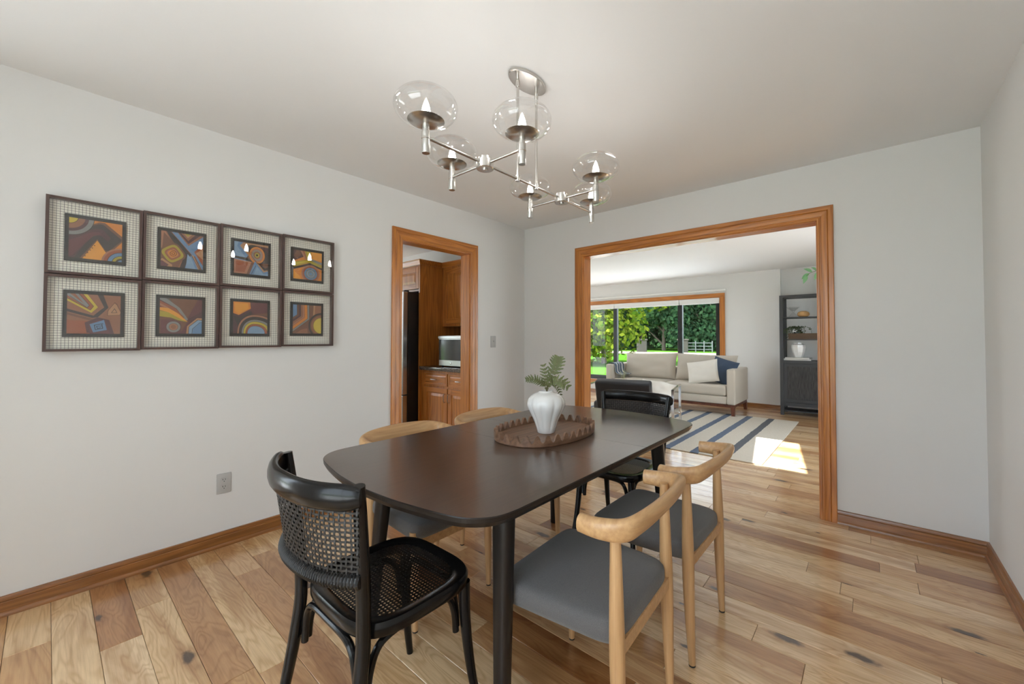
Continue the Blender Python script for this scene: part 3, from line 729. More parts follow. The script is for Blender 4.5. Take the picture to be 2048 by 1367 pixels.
    mb.build('wrapping', 'black_cane', lo, kind='stuff', smooth=True)
    mb = MB(); NZ = 15; NT = 36
    def ribbon(pts, wd, nm, w, h):
        mb.loft([[p+a*w-n*h, p-a*w-n*h, p-a*w+n*h, p+a*w+n*h] for p, a, n in zip(pts, wd, nm)])
    def frame_at(t, z):
        d = (arc(t+.01, z)-arc(t-.01, z)).normalized(); return arc(t, z), d, d.cross(Vector((0, 0, 1)))
    for i in range(NT+1):                            # upright strands
        t = -.97+1.94*i/NT; q = [frame_at(t, .628+.190*j/NZ) for j in range(NZ+1)]
        ribbon([p+n*.0013*(1 if (i+j) % 2 else -1) for j, (p, d, n) in enumerate(q)], [d for p, d, n in q], [n for p, d, n in q], .0023, .0009)
    for j in range(NZ):                              # level strands
        z = .6345+.190*j/NZ; q = [frame_at(-.985+1.97*i/(NT*2), z) for i in range(NT*2+1)]
        ribbon([p+n*.0012*math.cos(PI*(i/2+j)) for i, (p, d, n) in enumerate(q)], [Vector((0, 0, 1))]*len(q), [n for p, d, n in q], .0024, .0009)
    mb.build('woven_back', 'black_cane', c, kind='stuff')
    return c
cc = cane_chair()
CSPOTS = [(1.757, -2.685, 0, 'black bentwood chair with cane seat and woven back in the foreground'),
          (1.760, -1.165, PI, 'black bentwood chair with woven back at the far table end before the opening')]
for i, (x, y, a, lb) in enumerate(CSPOTS):
    o = cc if i == 0 else copy_tree(cc)
    o.location = (x, y, 0); o.rotation_euler = (0, 0, a); o['label'] = lb

# ---- scalloped tray, vase, fern
tray = thing('scalloped_tray', 'oval walnut tray with a scalloped rim at the middle of the table', 'tray', (1.708, -1.806, TZ), R(90))
TA, TB = .290, .196
orim = supere(TA, TB, 2.35, 624)
MB().loft([[(x*.985, y*.985, .0) for x, y in orim], [(x, y, .004) for x, y in orim], [(x, y, .014) for x, y in orim], [(x*.96, y*.94, .014) for x, y in orim]], True, True).build('base', 'walnut', tray, smooth=True)
L = [0]
for i in range(624): L.append(L[-1]+math.dist(orim[i], orim[(i+1) % 624]))
NS = 32
r0, r1, r2, r3 = [], [], [], []
for i, (x, y) in enumerate(orim):
    ph = L[i]/L[-1]*NS; cs = math.cos(2*PI*ph); hz = .035+.0165*math.copysign(abs(cs)**.75, cs)
    r0.append((x, y, .010)); r1.append((x*1.003, y*1.003, hz)); r2.append((x*.955, y*.935, hz)); r3.append((x*.955, y*.935, .010))
mb = MB().loft([r0, r1, r2, r3, r0], True, False); mb.build('scalloped_rim', 'walnut', tray, smooth=True, angle=40)
V = (1.722, -1.828, TZ+.0145)
vase = thing('vase', 'white fluted ceramic vase on the walnut tray', 'vase', V)
pf = [(0, 0), (.040, 0), (.0425, .003), (.047, .025), (.060, .065), (.077, .098), (.0885, .122), (.0928, .138), (.0915, .152), (.086, .166), (.076, .178), (.062, .187), (.048, .1925), (.039, .195), (.0355, .198), (.0350, .203), (.031, .2035), (.029, .195), (.045, .18), (.05, .1), (.0, .06)]
wob = lambda a, z: 1+(.10*abs(math.cos(4.5*a+.4))**.7-.075)*max(0, min(1, z/.04))*max(0, min(1, (.196-z)/.06))
MB().lathe(pf, 96, wob=wob, caps=False).build('body', 'ceramic_white', vase, smooth=True, angle=50)
MB().lathe([(.0, 0), (.0385, 0), (.0385, .003), (0, .003)], 32, c=(0, 0, -.0005)).build('foot_ring', 'stem_brown', vase)
fern = thing('fern_sprig', 'cut fern fronds standing in the white vase', 'fern', (V[0], V[1], V[2]+.20))
def frond(pts, wmax, npin, droop, seed, parent=fern):
    rg = random.Random(seed); path = catmull(pts, 12); N = len(path)
    mb = MB().tube(path, [.0016*(1-.7*i/N) for i in range(N)], 5, mi=1)
    for k in range(npin):
        u = .22+.78*(k+.5)/npin; i = min(N-2, int(u*(N-1))); p = path[i]; t = (path[i+1]-path[i]).normalized()
        w = wmax*math.sin(PI*(.12+.86*(1-(u-.22)/.78)**.75))**.8*(1-(u-.3)*.55)
        side0 = t.cross(Vector((.55, -.75, .25))).normalized()
        for s in (-1, 1):
            d = (side0*s*.9+t*.5+Vector((0, 0, -droop))).normalized(); nn = d.cross(t).normalized(); n3 = d.cross(nn).normalized()
            M_ = 6; a = []; b = []
            for j in range(M_+1):
                v = j/M_; hw = .0068*(wmax/.045)*(1-v)**.6*(1.15 if j % 2 else .75)+.0004
                q = p+d*w*v+nn*(.006*v*v*w/.04); a.append(q+n3*hw); b.append(q-n3*hw)
            o_ = len(mb.v); mb.add(a+b, [(j, j+1, M_+2+j, M_+1+j) for j in range(M_)])
    return mb.build('frond', ['leaf_fern', 'stem_brown'], parent)
# camera-right is (.77,.64), so the fronds fan in that plane as the photograph shows
ur = Vector((.767, .642, 0)); uz = Vector((0, 0, 1)); un = Vector((.64, -.767, 0))
P_ = lambda a, b, c=0: tuple(ur*a+uz*b+un*c)
frond([P_(0, -.10), P_(.010, .03), P_(.032, .085, .01), P_(.052, .135, .01), P_(.062, .168, .005)], .062, 9, .0, 1)
frond([P_(0, -.10), P_(.004, .01), P_(.0, .05, .01), P_(-.004, .09, .01), P_(-.014, .132, .0)], .040, 8, .0, 2)
frond([P_(0, -.10), P_(.0, .015), P_(-.025, .045, .02), P_(-.06, .064, .03), P_(-.098, .060, .03)], .034, 12, .15, 3)
frond([P_(0, -.10), P_(.012, .025), P_(.040, .052, .03), P_(.075, .05, .04), P_(.108, .024, .04)], .050, 8, .1, 4)
frond([P_(0, -.10), P_(.004, .012), P_(.030, .036, -.03), P_(.060, .014, -.05), P_(.078, -.028, -.06)], .026, 11, .1, 5)

# ================================================================== CHANDELIER
CZ, CX, CY = 1.952, 1.724, -1.972
ch = thing('chandelier', 'brushed nickel linear chandelier with six clear glass globes over the table', 'chandelier', (CX, CY, 0))
mb = MB().loft([[(x*k, y*k, z) for x, y in supere(.060, .118, 2, 48)] for k, z in ((1, 2.4395), (1, 2.428), (.97, 2.4245), (.0, 2.4245))], True, False)
mb.build('canopy', 'brushed_nickel', ch, smooth=True)
for y in (-.070, .064):
    rd = MB().tube([(0, y, CZ), (0, y, 2.425)], .0062, 12).build('rod', 'brushed_nickel', ch, smooth=True)
    MB().lathe([(0, 2.375), (.0095, 2.375), (.0095, 2.405), (.007, 2.408), (.007, 2.4245), (0, 2.4245)], 16, c=(0, y, 0)).build('swivel', 'brushed_nickel', rd, smooth=True)
    MB().lathe([(0, -.012), (.010, -.012), (.010, .014), (0, .014)], 16, c=(0, y, CZ)).build('coupling', 'brushed_nickel', rd, smooth=True)
MB().tube([(0, -.558, CZ), (0, .558, CZ)], .0068, 12).build('spine', 'brushed_nickel', ch, smooth=True)
HUB = (-.274, .274); LAMPS = []
for y in HUB:
    hb = MB().lathe([(0, -.024), (.034, -.024), (.037, -.021), (.037, .012), (.027, .012), (.027, .026), (0, .026)], 28, c=(0, y, CZ)).build('hub', 'brushed_nickel', ch, smooth=True)
    MB().lathe([(0, -.029), (.012, -.029), (.012, -.023), (0, -.023)], 16, c=(0, y, CZ)).build('finial', 'brushed_nickel', hb, smooth=True)
    MB().tube([(-.208, y, CZ), (.208, y, CZ)], .0062, 12).build('arm', 'brushed_nickel', ch, smooth=True)
    LAMPS += [(-.215, y), (.205, y), (0, math.copysign(.568, y))]
for i, (x, y) in enumerate(LAMPS):
    if i == 0:
        st = MB().lathe([(0, 1.892), (.0135, 1.892), (.0148, 1.894), (.0148, 1.943), (.0160, 1.944), (.0160, 1.949), (.0148, 1.950), (.0148, 1.972), (.0125, 1.974), (.0125, 2.010), (0, 2.010)], 20).build('lamp_stem', 'brushed_nickel', ch, smooth=True)
        MB().lathe([(.012, 1.996), (.035, 1.998), (.055, 2.0035), (.066, 2.0105), (.0655, 2.012), (.054, 2.0055), (.035, 2.0005), (.012, 1.999)], 40, caps=False).build('cup', 'brushed_nickel', st, smooth=True)
        K = 22; a, b = .115, .067
        pr = [(a*math.cos(t), 2.06+b*math.sin(t)) for t in [(-1.02+ (PI/2+1.02)*j/K) for j in range(K+1)]]
        MB().lathe(pr, 56, caps=False).build('glass_globe', 'globe_glass', st, smooth=True, angle=80)
        MB().lathe([(0, 2.012), (.0095, 2.014), (.0145, 2.03), (.0158, 2.042), (.0125, 2.062), (.006, 2.082), (0, 2.094)], 20).build('bulb', 'bulb_glow', st, smooth=True, angle=80)
        st.location = (x, y, 0); first = st
    else:
        c = copy_tree(first, ch); c.location = (x, y, 0)

# ================================================================== PICTURES
PAL = {'or': (206, 128, 52), 'or2': (222, 152, 60), 'br': (146, 98, 72), 'br2': (118, 80, 60), 'dk': (62, 54, 50), 'mar': (86, 56, 56), 'ol': (168, 150, 54), 'ye': (196, 172, 62),
       'bl': (104, 134, 168), 'bl2': (130, 156, 182), 'gr': (134, 134, 130), 'tan': (178, 134, 98), 'pk': (168, 116, 90), 'ru': (152, 86, 56), 'pl': (104, 62, 62), 'ink': (40, 34, 32), 'gy': (104, 98, 90)}
PK = list(PAL)
for k, v in PAL.items(): plain('paint_'+k, lin(*v), 0.75, bump=0.3, bscale=300, var=0.12, vscale=40)
def clip01(poly):
    for ax, lim, sg in ((0, 0, 1), (0, 1, -1), (1, 0, 1), (1, 1, -1)):
        out = []; ins = lambda p: (p[ax]-lim)*sg >= 0
        for i in range(len(poly)):
            a, b = poly[i-1], poly[i]
            if ins(a) != ins(b):
                t = (lim-a[ax])/(b[ax]-a[ax]); out.append((a[0]+(b[0]-a[0])*t, a[1]+(b[1]-a[1])*t))
            if ins(b): out.append(b)
        poly = out
        if len(poly) < 3: return []
    return poly
class Art:
    def __init__(s, bg): s.l = [(bg, [(0, 0), (1, 0), (1, 1), (0, 1)])]
    def p(s, c, *pts): s.l.append((c, list(pts))); return s
    def circ(s, x, y, *rc, e=1.0, rot=0):
        for r, c in rc: s.l.append((c, [(x+r*math.cos(t), y+r*e*math.sin(t)) for t in [2*PI*i/40 for i in range(40)]]))
        return s
    def nest(s, cx, cy, pts, *kc):
        for k, c in kc: s.l.append((c, [(cx+(x-cx)*k, cy+(y-cy)*k) for x, y in pts]))
        return s
    def line(s, c, w, *pts):
        for i in range(len(pts)-1):
            a, b = Vector(pts[i]), Vector(pts[i+1]); d = (b-a).normalized(); n = Vector((-d.y, d.x))*w/2; a = a-d*w*.3; b = b+d*w*.3
            s.l.append((c, [tuple(a-n), tuple(b-n), tuple(b+n), tuple(a+n)]))
        return s
    def sq(s, cx, cy, r, rot, *kc):                      # nested rounded squares
        P = [(math.copysign(abs(math.cos(t))**.55, math.cos(t)), math.copysign(abs(math.sin(t))**.55, math.sin(t))) for t in [2*PI*i/32 for i in range(32)]]
        P = [(cx+r*(x*math.cos(rot)-y*math.sin(rot)), cy+r*(x*math.sin(rot)+y*math.cos(rot))) for x, y in P]
        return s.nest(cx, cy, P, *kc)
    def spiral(s, c, cx, cy, r, rot=0, w=.012, turns=2.3):
        pts = [(cx+r*k/22*math.cos(rot+k*2*PI*turns/22), cy+r*k/22*math.sin(rot+k*2*PI*turns/22)) for k in range(3, 23)]
        return s.line(c, w, *pts)
ARTS = []
a = Art('or').p('br2', (0, .70), (.0, .64), (.56, .98), (.66, .98), (1.06, .62), (.98, .50), (.76, .20), (.60, .24), (.3, -.05), (0, 0))
a.p('dk', (0, .66), (.56, .93), (.62, .93), (.99, .60), (.98, .55), (.74, .25), (.68, .26), (.52, .54), (.20, 0), (0, 0))
a.p('mar', (0, .56), (.50, .80), (.62, .80), (.78, .60), (.72, .50), (.60, .62), (.50, .66), (.34, .48), (.10, 0), (0, 0)).p('pl', (0, .42), (.42, .70), (.56, .72), (.60, .66), (.44, .60), (.06, .04), (0, .04))
a.p('or2', (.25, 0), (.52, .50), (.68, .22), (.72, 0)).circ(.30, .07, (.012, 'ink')).circ(.345, .16, (.012, 'ink')).circ(.39, .23, (.012, 'ink')).circ(.43, .29, (.012, 'ink')).circ(.47, .36, (.012, 'ink'))
a.circ(0, 1.02, (.46, 'ink'), (.45, 'gr'), (.36, 'mar'), (.29, 'br'), (.17, 'ink'), (.16, 'ye')).circ(1.0, -.04, (.40, 'pk'), (.36, 'ru'), (.29, 'ink'), (.28, 'bl'), (.20, 'ink'), (.19, 'ol'), (.13, 'dk'), (.09, 'bl'))
ARTS.append(('brown framed picture with bent dark band and orange triangle, top row end farthest from doorway', a))
a = Art('br').p('pk', (0, 1), (0, .45), (.2, .75), (.1, 1)).p('dk', (.12, 1), (.22, 1), (.70, .42), (.56, 0), (.44, 0), (.54, .36), (.22, .80)).p('br2', (.06, .96), (.56, .40), (.40, 0), (.1, 0), (0, .2))
a.p('bl', (.24, 1), (.38, 1), (.64, .66), (1, .98), (1, 0), (.54, 0), (.72, .42)).p('dk', (.60, .28), (.72, .42), (.62, .26), (.56, 0), (.5, 0)).p('bl2', (.62, .42), (.72, .30), (.82, 0), (.58, 0))
a.p('mar', (.40, 1), (.64, .72), (.92, 1)).p('br', (.46, 1), (.63, .80), (.80, 1)).p('tan', (.52, 1), (.62, .88), (.72, 1)).p('ol', (.55, 1), (.62, .92), (.68, 1))
a.p('ru', (.78, .50), (.88, .62), (1, .75), (1, .12)).p('tan', (.82, .46), (.92, .56), (1, .62), (1, .30)).p('br2', (.74, .36), (.80, .38), (.98, 0), (.92, 0)).p('tan', (.72, .40), (.76, .40), (.93, 0), (.88, 0)).line('ink', .012, (.7, .42), (.92, 0))
a.sq(.27, .38, .22, .62, (1.2, 'br2'), (1.0, 'ol'), (.72, 'ru'), (.55, 'pk'), (.46, 'or')).spiral('ink', .27, .38, .10).p('tan', (0, .18), (.03, .22), (.26, .06), (.26, 0), (.0, 0)).p('pl', (0, .14), (.02, .16), (.18, .05), (.14, .0), (0, 0))
ARTS.append(('brown framed picture with yellow spiral square and blue X, top row second from far end', a))
a = Art('br2').p('bl2', (0, 1), (.35, 1), (.22, .88), (.4, .4), (0, .45)).p('bl', (.12, 1), (.26, 1), (.18, .88), (.40, .6), (.34, .5), (.08, .86)).p('dk', (0, .48), (0, .54), (.36, .52), (.52, .44), (.52, .40))
a.p('tan', (.16, .88), (.26, 1), (1, 1), (1, .92), (.5, .96), (.30, .86), (.34, .80), (1, .16), (1, .06), (.86, .08)).p('dk', (.30, .87), (.50, .96), (1, .92), (1, .20), (.88, .16), (.34, .80))
a.p('mar', (.6, .95), (1, .93), (1, .70), (.94, .80)).circ(.66, .64, (.24, 'ink'), (.235, 'or'), (.19, 'pk'), (.15, 'gr'), (.11, 'br'), (.075, 'ink'), (.07, 'ol'), (.03, 'ink'), e=1.15).p('br2', (.40, .74), (.62, .42), (.92, .24), (1, .3), (1, .4), (.9, .40), (.7, .36))
a.p('pk', (0, 0), (0, .44), (.50, .40), (.36, 0)).p('ru', (.05, .05), (.05, .4), (.4, .37), (.30, .05)).p('bl', (.44, 0), (.60, .44), (.86, .10), (1, .16), (1, 0)).p('bl2', (.56, .0), (.66, .28), (.86, .05), (1, .06), (1, 0)).line('ink', .012, (.50, .02), (.63, .30))
ARTS.append(('brown framed picture with orange almond shape over blue fields, third along the top row', a))
a = Art('or').p('mar', (0, .62), (0, 1), (.3, 1), (.36, .8)).p('br2', (0, .80), (.1, 1), (.2, 1), (.26, .86), (.1, .7)).p('pk', (.22, 1), (.34, 1), (.46, .76), (.40, .70)).p('ru', (.30, 1), (.36, 1), (.5, .74), (.44, .72)).p('ol', (.38, 1), (.60, 1), (.62, .74), (.46, .70))
a.p('ye', (.46, 1), (.54, 1), (.56, .76), (.48, .74)).p('or2', (.62, 1), (1, 1), (1, .72), (.66, .74)).p('gr', (.50, .72), (.62, .76), (1, .66), (1, .58), (.64, .64)).p('ol', (0, .40), (0, .58), (.50, .72), (1, .56), (1, .48), (.62, .54), (.5, .60)).p('ye', (0, .46), (0, .54), (.50, .68), (.60, .62), (.5, .64))
a.p('dk', (0, .32), (0, .40), (.56, .60), (1, .46), (1, .40), (.56, .52)).circ(.60, .22, (.33, 'pk'), (.29, 'ru'), (.235, 'ink'), (.23, 'bl'), (.175, 'ink'), (.17, 'gr'), (.13, 'bl2'), (.10, 'ink'), (.095, 'gr'), (.06, 'bl'), e=.92).p('or2', (0, 0), (0, .28), (.22, .1), (.26, 0))
ARTS.append(('brown framed picture with blue concentric rings on orange, top row nearest the doorway', a))
a = Art('br').p('ru', (0, .34), (.4, .32), (.4, 0), (0, 0)).p('dk', (.55, 1), (.66, 1), (.76, .68), (.56, .42), (.46, .40), (0, .55), (0, .62), (.48, .46), (.60, .60), (.68, .68)).p('br2', (.48, .37), (.40, .34), (0, .47), (0, .53))
a.p('ye', (0, .82), (.44, .53), (.56, .68), (.36, 1), (.28, 1), (.48, .70), (.42, .60), (0, .88)).p('ru', (0, .90), (.42, .62), (.47, .70), (.28, 1), (.2, 1), (0, 1)).p('gr', (0, .95), (.36, .66), (.40, .72), (.20, 1), (.14, 1), (.30, .76), (.05, 1), (0, 1)).p('br', (.06, 1), (.26, .80), (.10, 1))
a.line('ink', .008, (.04, .94), (.36, .66), (.40, .72), (.21, 1)).line('ink', .008, (0, .88), (.42, .60), (.48, .70), (.28, 1))
a.p('mar', (.36, .02), (.32, .28), (.56, .42), (.78, .36), (.88, 0)).p('pl', (.42, 0), (.40, .24), (.58, .36), (.72, .30), (.80, 0)).p('bl', (.41, .24), (.48, .03), (.74, .10), (.68, .36)).line('ink', .014, (.66, .26), (.50, .22), (.52, .10), (.66, .14), (.64, .24)).line('ink', .013, (.64, .20), (.54, .19), (.56, .13), (.62, .16))
a.nest(.86, .58, [(.88, .80), (.76, .60), (.75, .48), (.98, .50), (1.0, .56), (.92, .76)], (1.15, 'br2'), (1.0, 'tan')).line('ink', .010, (.88, .66), (.82, .55), (.93, .56), (.88, .66))
ARTS.append(('brown framed picture with yellow chevron, blue square and small triangle, bottom row far end', a))
a = Art('pl').p('gy', (0, 1), (.62, 1), (.66, .60), (.3, .78), (0, .95)).p('br2', (.2, 1), (.9, 1), (.72, .62), (.64, .42)).p('gr', (0, 1), (.14, 1), (.46, .74), (.66, .42), (.62, .36), (.38, .72), (0, .96)).p('ru', (0, .92), (.34, .74), (.58, .46), (.3, .55), (0, .78)).p('pk', (0, .86), (.26, .70), (.1, .74), (0, .80))
a.p('or2', (0, .74), (.20, .72), (.42, .58), (.66, .34), (.40, .44), (.2, .60), (0, .66)).p('ol', (0, .65), (.2, .60), (.42, .46), (.64, .33), (.44, .38), (.2, .46), (0, .48)).p('br2', (0, .46), (.24, .46), (.48, .36), (.64, .32), (.48, 0), (0, 0)).p('pl', (.02, .40), (.3, .40), (.5, .30), (.5, 0), (.02, 0))
a.p('mar', (.66, .42), (1, .66), (1, .30), (.86, .40), (.74, .28)).circ(.32, .19, (.17, 'ink'), (.165, 'gr'), (.105, 'ink'), (.10, 'pk'), (.06, 'br'), e=.95)
a.p('tan', (.62, 0), (.64, .22), (.88, .46), (1, .46), (1, .0)).p('ink', (.67, 0), (.68, .20), (.89, .41), (1, .40), (1, 0)).p('bl2', (.68, 0), (.69, .20), (.90, .40), (1, .39), (1, 0)).line('ink', .010, (.76, 0), (.77, .14), (.95, .33), (1, .33)).p('bl', (.77, 0), (.78, .14), (.95, .32), (1, .32), (1, 0))
ARTS.append(('brown framed picture with orange leaf blade and blue polygon corner, second along bottom row', a))
a = Art('pl').p('mar', (0, .62), (.50, .74), (.62, .60), (.45, .2), (.2, 0), (0, 0)).p('dk', (0, .56), (.18, .52), (.52, .72), (.52, .50), (.3, .3), (.22, .5), (.2, .1), (0, .55)).p('or', (0, 1), (0, .64), (.16, .58), (.50, .80), (.48, 1)).p('or2', (.04, .96), (.04, .70), (.16, .63), (.44, .80), (.42, .96))
a.p('br2', (.56, .62), (1, .68), (1, .56), (.7, .60))
for i, (c, k) in enumerate((('ink', 1.02), ('pk', 1.0), ('dk', .91), ('ink', .76), ('gr', .75), ('ink', .655), ('ye', .645), ('ink', .535), ('ru', .525), ('ink', .43), ('bl2', .42))):
    pts = []
    for j in range(25):
        t = PI*j/24; pts.append((.62-.50*k*math.cos(t)*(1.0 if t < PI/2 else 1.45), -.02+.62*k*math.sin(t)**.8))
    a.p(c, *pts)
ARTS.append(('brown framed picture with nested rainbow arch under orange corner, third along bottom row', a))
a = Art('br2').p('tan', (.72, 1), (1, 1), (1, .58), (.7, .5)).p('br', (.78, 1), (1, 1), (1, .62), (.76, .56))
for c, k in (('ink', 1.0), ('gr', .985), ('ink', .885), ('or', .87), ('ink', .70), ('pk', .69), ('ink', .58), ('br', .57), ('ink', .475), ('mar', .465), ('ink', .36), ('br2', .35), ('ink', .25), ('bl', .235)):
    a.p(c, (-.02, .70-.66*k), (0+.58*k, .70-.20*k), (.0+.56*k, 1.05), (-.02, 1.05))
a.circ(1.0, .28, (.46, 'dk'), (.40, 'br2'), (.36, 'br'), (.295, 'ink'), (.29, 'ol'), (.27, 'ye')).p('br', (.1, 0), (.3, .14), (.5, .18), (.52, 0))
ARTS.append(('brown framed picture with yellow half disc and nested chevrons, bottom row nearest the doorway', a))
FW, FH, FD = .326, .362, .046
for i, (lb, art) in enumerate(ARTS):
    col, row = i % 4, i//4
    yc = -3.423+.1635+col*.3283; zc = 1.888-.181-row*.3655+col*.004
    fr = thing('framed_picture', lb, 'picture', (0, yc, zc), 0, 'eight framed abstract pictures on the wall')
    hw, hh, b = FW/2, FH/2, .0115
    for (y0, y1, z0, z1, nm) in ((-hw, hw, hh-b, hh, 'frame_rail'), (-hw, hw, -hh, -hh+b, 'frame_rail'), (-hw, -hw+b, -hh+b, hh-b, 'frame_stile'), (hw-b, hw, -hh+b, hh-b, 'frame_stile')):
        MB().box(.001, FD, y0, y1, z0, z1).build(nm, 'frame_brown', fr)
    MB().box(.004, .007, -hw+b, hw-b, -hh+b, hh-b).build('grid_mat', 'grid_mat', fr)
    pw, ph = .208, .226; MB().box(.007, .017, -pw/2, pw/2, -ph/2, ph/2).build('backing_panel', 'art_black', fr)
    aw, ah = .180, .192; mb = MB()
    for k, (c, P) in enumerate(art.l):
        P = clip01(P)
        if len(P) < 3: continue
        x = .0172+k*.00006
        ar = sum(P[j-1][0]*P[j][1]-P[j][0]*P[j-1][1] for j in range(len(P)))
        if ar < 0: P = P[::-1]
        mb.add([(x, (u-.5)*aw, (v-.5)*ah) for u, v in P], [tuple(range(len(P)))], PK.index(c))
    mb.build('painting', ['paint_'+k for k in PK], fr)
    MB().box(.038, .040, -hw+b, hw-b, -hh+b, hh-b).build('glass', 'picture_glass', fr)

# ---- wall outlet and switch
ol = thing('wall_outlet', 'grey double power outlet low on the picture wall', 'outlet', (0, -2.7215, .367))
MB().rbox(0, .006, -.0355, .0355, -.0585, .0585, .003).build('cover_plate', 'plate_grey', ol, smooth=True)
for s in (-1, 1):
    rc = MB().loft([[(x, y*.0165, s*.0205+z*.0145) for y, z in supere(1, 1, 3, 24)] for x in (.005, .0085)]).build('receptacle', 'plate_grey', ol, smooth=True); fixn(rc)
    mb = MB().box(.0084, .0088, -.0075, -.0050, s*.0205-.001, s*.0205+.008).box(.0084, .0088, .0045, .0070, s*.0205-.001, s*.0205+.007)
    mb.loft([[(x, .0022*math.cos(t), s*.0205-.008+.0026*math.sin(t)) for t in [2*PI*k/10 for k in range(10)]] for x in (.0084, .0088)])
    mb.build('slot', 'slot_black', rc)
sw = thing('light_switch', 'grey toggle light switch between the doorway and the corner', 'switch', (0, -.488, 1.194))
MB().rbox(0, .006, -.0355, .0355, -.0585, .0585, .003).build('cover_plate', 'plate_grey', sw, smooth=True)
MB().rbox(.005, .019, -.004, .004, -.002, .013, .0015).build('toggle', 'plate_grey', sw)
for s in (-1, 1): MB().lathe([(0, 0), (.003, 0), (.002, .001), (0, .001)], 10).build('screw', 'plate_grey', sw).matrix_local = Matrix.Translation((.006, 0, s*.030)) @ Matrix.Rotation(R(90), 4, 'Y')

# ================================================================== KITCHEN
def panel_door(parent, x0, x1, yf, z0, z1, name='door', hx=None, hz=None, hor=False, th=.02):
    """raised-panel oak door or drawer front facing -y; yf is its front face"""
    d = MB().box(x0, x1, yf+.006, yf+th, z0, z1).build(name, 'oak_z' if not hor else 'oak_x', parent)
    fw = .058 if not hor else .022
    for a, b, c, e, nm, mt in ((x0, x0+fw, z0, z1, 'stile', 'oak_z'), (x1-fw, x1, z0, z1, 'stile', 'oak_z'), (x0+fw, x1-fw, z0, z0+fw, 'rail', 'oak_x'), (x0+fw, x1-fw, z1-fw, z1, 'rail', 'oak_x')):
        MB().rbox(a, b, yf, yf+.008, c, e, .002).build(nm, mt, d)
    g = .012 if not hor else .006
    MB().loft([[(x, y, z) for x, z in ((x0+fw+k, z0+fw+k), (x1-fw-k, z0+fw+k), (x1-fw-k, z1-fw-k), (x0+fw+k, z1-fw-k))] for k, y in ((g*.3, yf+.0058), (g*2.6, yf+.001))]).build('raised_panel', 'oak_z' if not hor else 'oak_x', d)
    fixn(COL.objects[d.children[-1].name])
    if hx is not None:
        mb = MB()
        if hor: mb.tube(catmull([(hx-.042, yf, hz), (hx-.040, yf-.022, hz), (hx, yf-.026, hz), (hx+.040, yf-.022, hz), (hx+.042, yf, hz)], 5), .0045, 8)
        else: mb.tube(catmull([(hx, yf, hz-.042), (hx, yf-.022, hz-.040), (hx, yf-.026, hz), (hx, yf-.022, hz+.040), (hx, yf, hz+.042)], 5), .0045, 8)
        mb.build('handle', 'steel', d, smooth=True)
    return d
def crown(mb, pts):
    P = [(0, 0), (.008, 0), (.012, .018), (.022, .030), (.030, .048), (.030, .058), (0, .058)]
    for (p, q, n, m0, m1) in pts:
        p, q, n = Vector(p), Vector(q), Vector(n); d = (q-p).normalized()
        mb.loft([[p+n*t+d*t*m0+Vector((0, 0, z)) for t, z in P], [q+n*t+d*t*m1+Vector((0, 0, z)) for t, z in P]])
fc = thing('fridge_cabinet', 'tall oak fridge surround with a cabinet over the refrigerator', 'cabinet')
MB().box(-1.012, -.990, -.680, -.002, 0, 2.075).build('side_panel', 'oak_z', fc)
MB().box(-1.985, -1.963, -.680, -.002, 0, 2.075).build('side_panel', 'oak_z', fc)
MB().box(-1.963, -1.012, -.660, -.002, 1.775, 2.075).build('body', 'oak_x', fc)
panel_door(fc, -1.484, -1.018, -.680, 1.80, 2.05)
panel_door(fc, -1.957, -1.491, -.680, 1.80, 2.05)
mb = MB(); crown(mb, [((-1.985, -.68, 2.073), (-.990, -.68, 2.073), (0, -1, 0), 0, 1), ((-.990, -.68, 2.073), (-.990, -.38, 2.073), (1, 0, 0), -1, 0)])
o = mb.build('crown_moulding', 'oak_x', fc, smooth=True); fixn(o)
fg = thing('refrigerator', 'black refrigerator with steel door inside the oak surround', 'refrigerator')
MB().rbox(-1.945, -1.035, -.800, -.03, .02, 1.755, .006).build('body', 'fridge_black', fg)
MB().rbox(-1.486, -1.035, -.868, -.806, .60, 1.755, .008).build('door', 'steel', fg); MB().rbox(-1.945, -1.492, -.868, -.806, .60, 1.755, .008).build('door', 'steel', fg)
MB().rbox(-1.945, -1.035, -.868, -.806, .06, .592, .008).build('freezer_drawer', 'steel', fg)
for z in (1.755, .592): MB().rbox(-1.09, -1.037, -.85, -.79, z, z+.012 if z > 1 else z+.008, .003).build('hinge', 'fridge_black', fg)
MB().box(-1.9, -1.08, -.79, -.05, 0, .021).build('base', 'fridge_black', fg)
up = thing('wall_cabinet', 'oak wall cabinet hung above the microwave', 'cabinet')
MB().box(-.988, -.130, -.360, -.002, 1.37, 2.075).build('body', 'oak_z', up)
panel_door(up, -.952, -.560, -.380, 1.40, 2.045); panel_door(up, -.552, -.160, -.380, 1.40, 2.045)
mb = MB(); crown(mb, [((-.988, -.365, 2.073), (-.130, -.365, 2.073), (0, -1, 0), 0, 0)]); o = mb.build('crown_moulding', 'oak_x', up, smooth=True); fixn(o)
bc = thing('base_cabinet', 'oak base cabinet with drawers under the stone worktop', 'cabinet')
MB().box(-.988, -.130, -.655, -.002, .10, .872).build('body', 'oak_z', bc); MB().box(-.988, -.130, -.58, -.01, 0, .10).build('toe_kick', 'oak_x', bc)
panel_door(bc, -.912, -.500, -.675, .715, .848, 'drawer', -.72, .780, True); panel_door(bc, -.484, -.150, -.675, .715, .848, 'drawer', -.30, .780, True)
panel_door(bc, -.912, -.500, -.675, .13, .690, 'door', -.528, .592); panel_door(bc, -.484, -.150, -.675, .13, .690, 'door', -.458, .592)
wt = MB().rbox(-.988, -.122, -.690, -.002, .874, .914, .006, 3).build('worktop', 'granite', smooth=True); tag(wt, 'speckled dark stone worktop on the oak base cabinet', 'worktop')
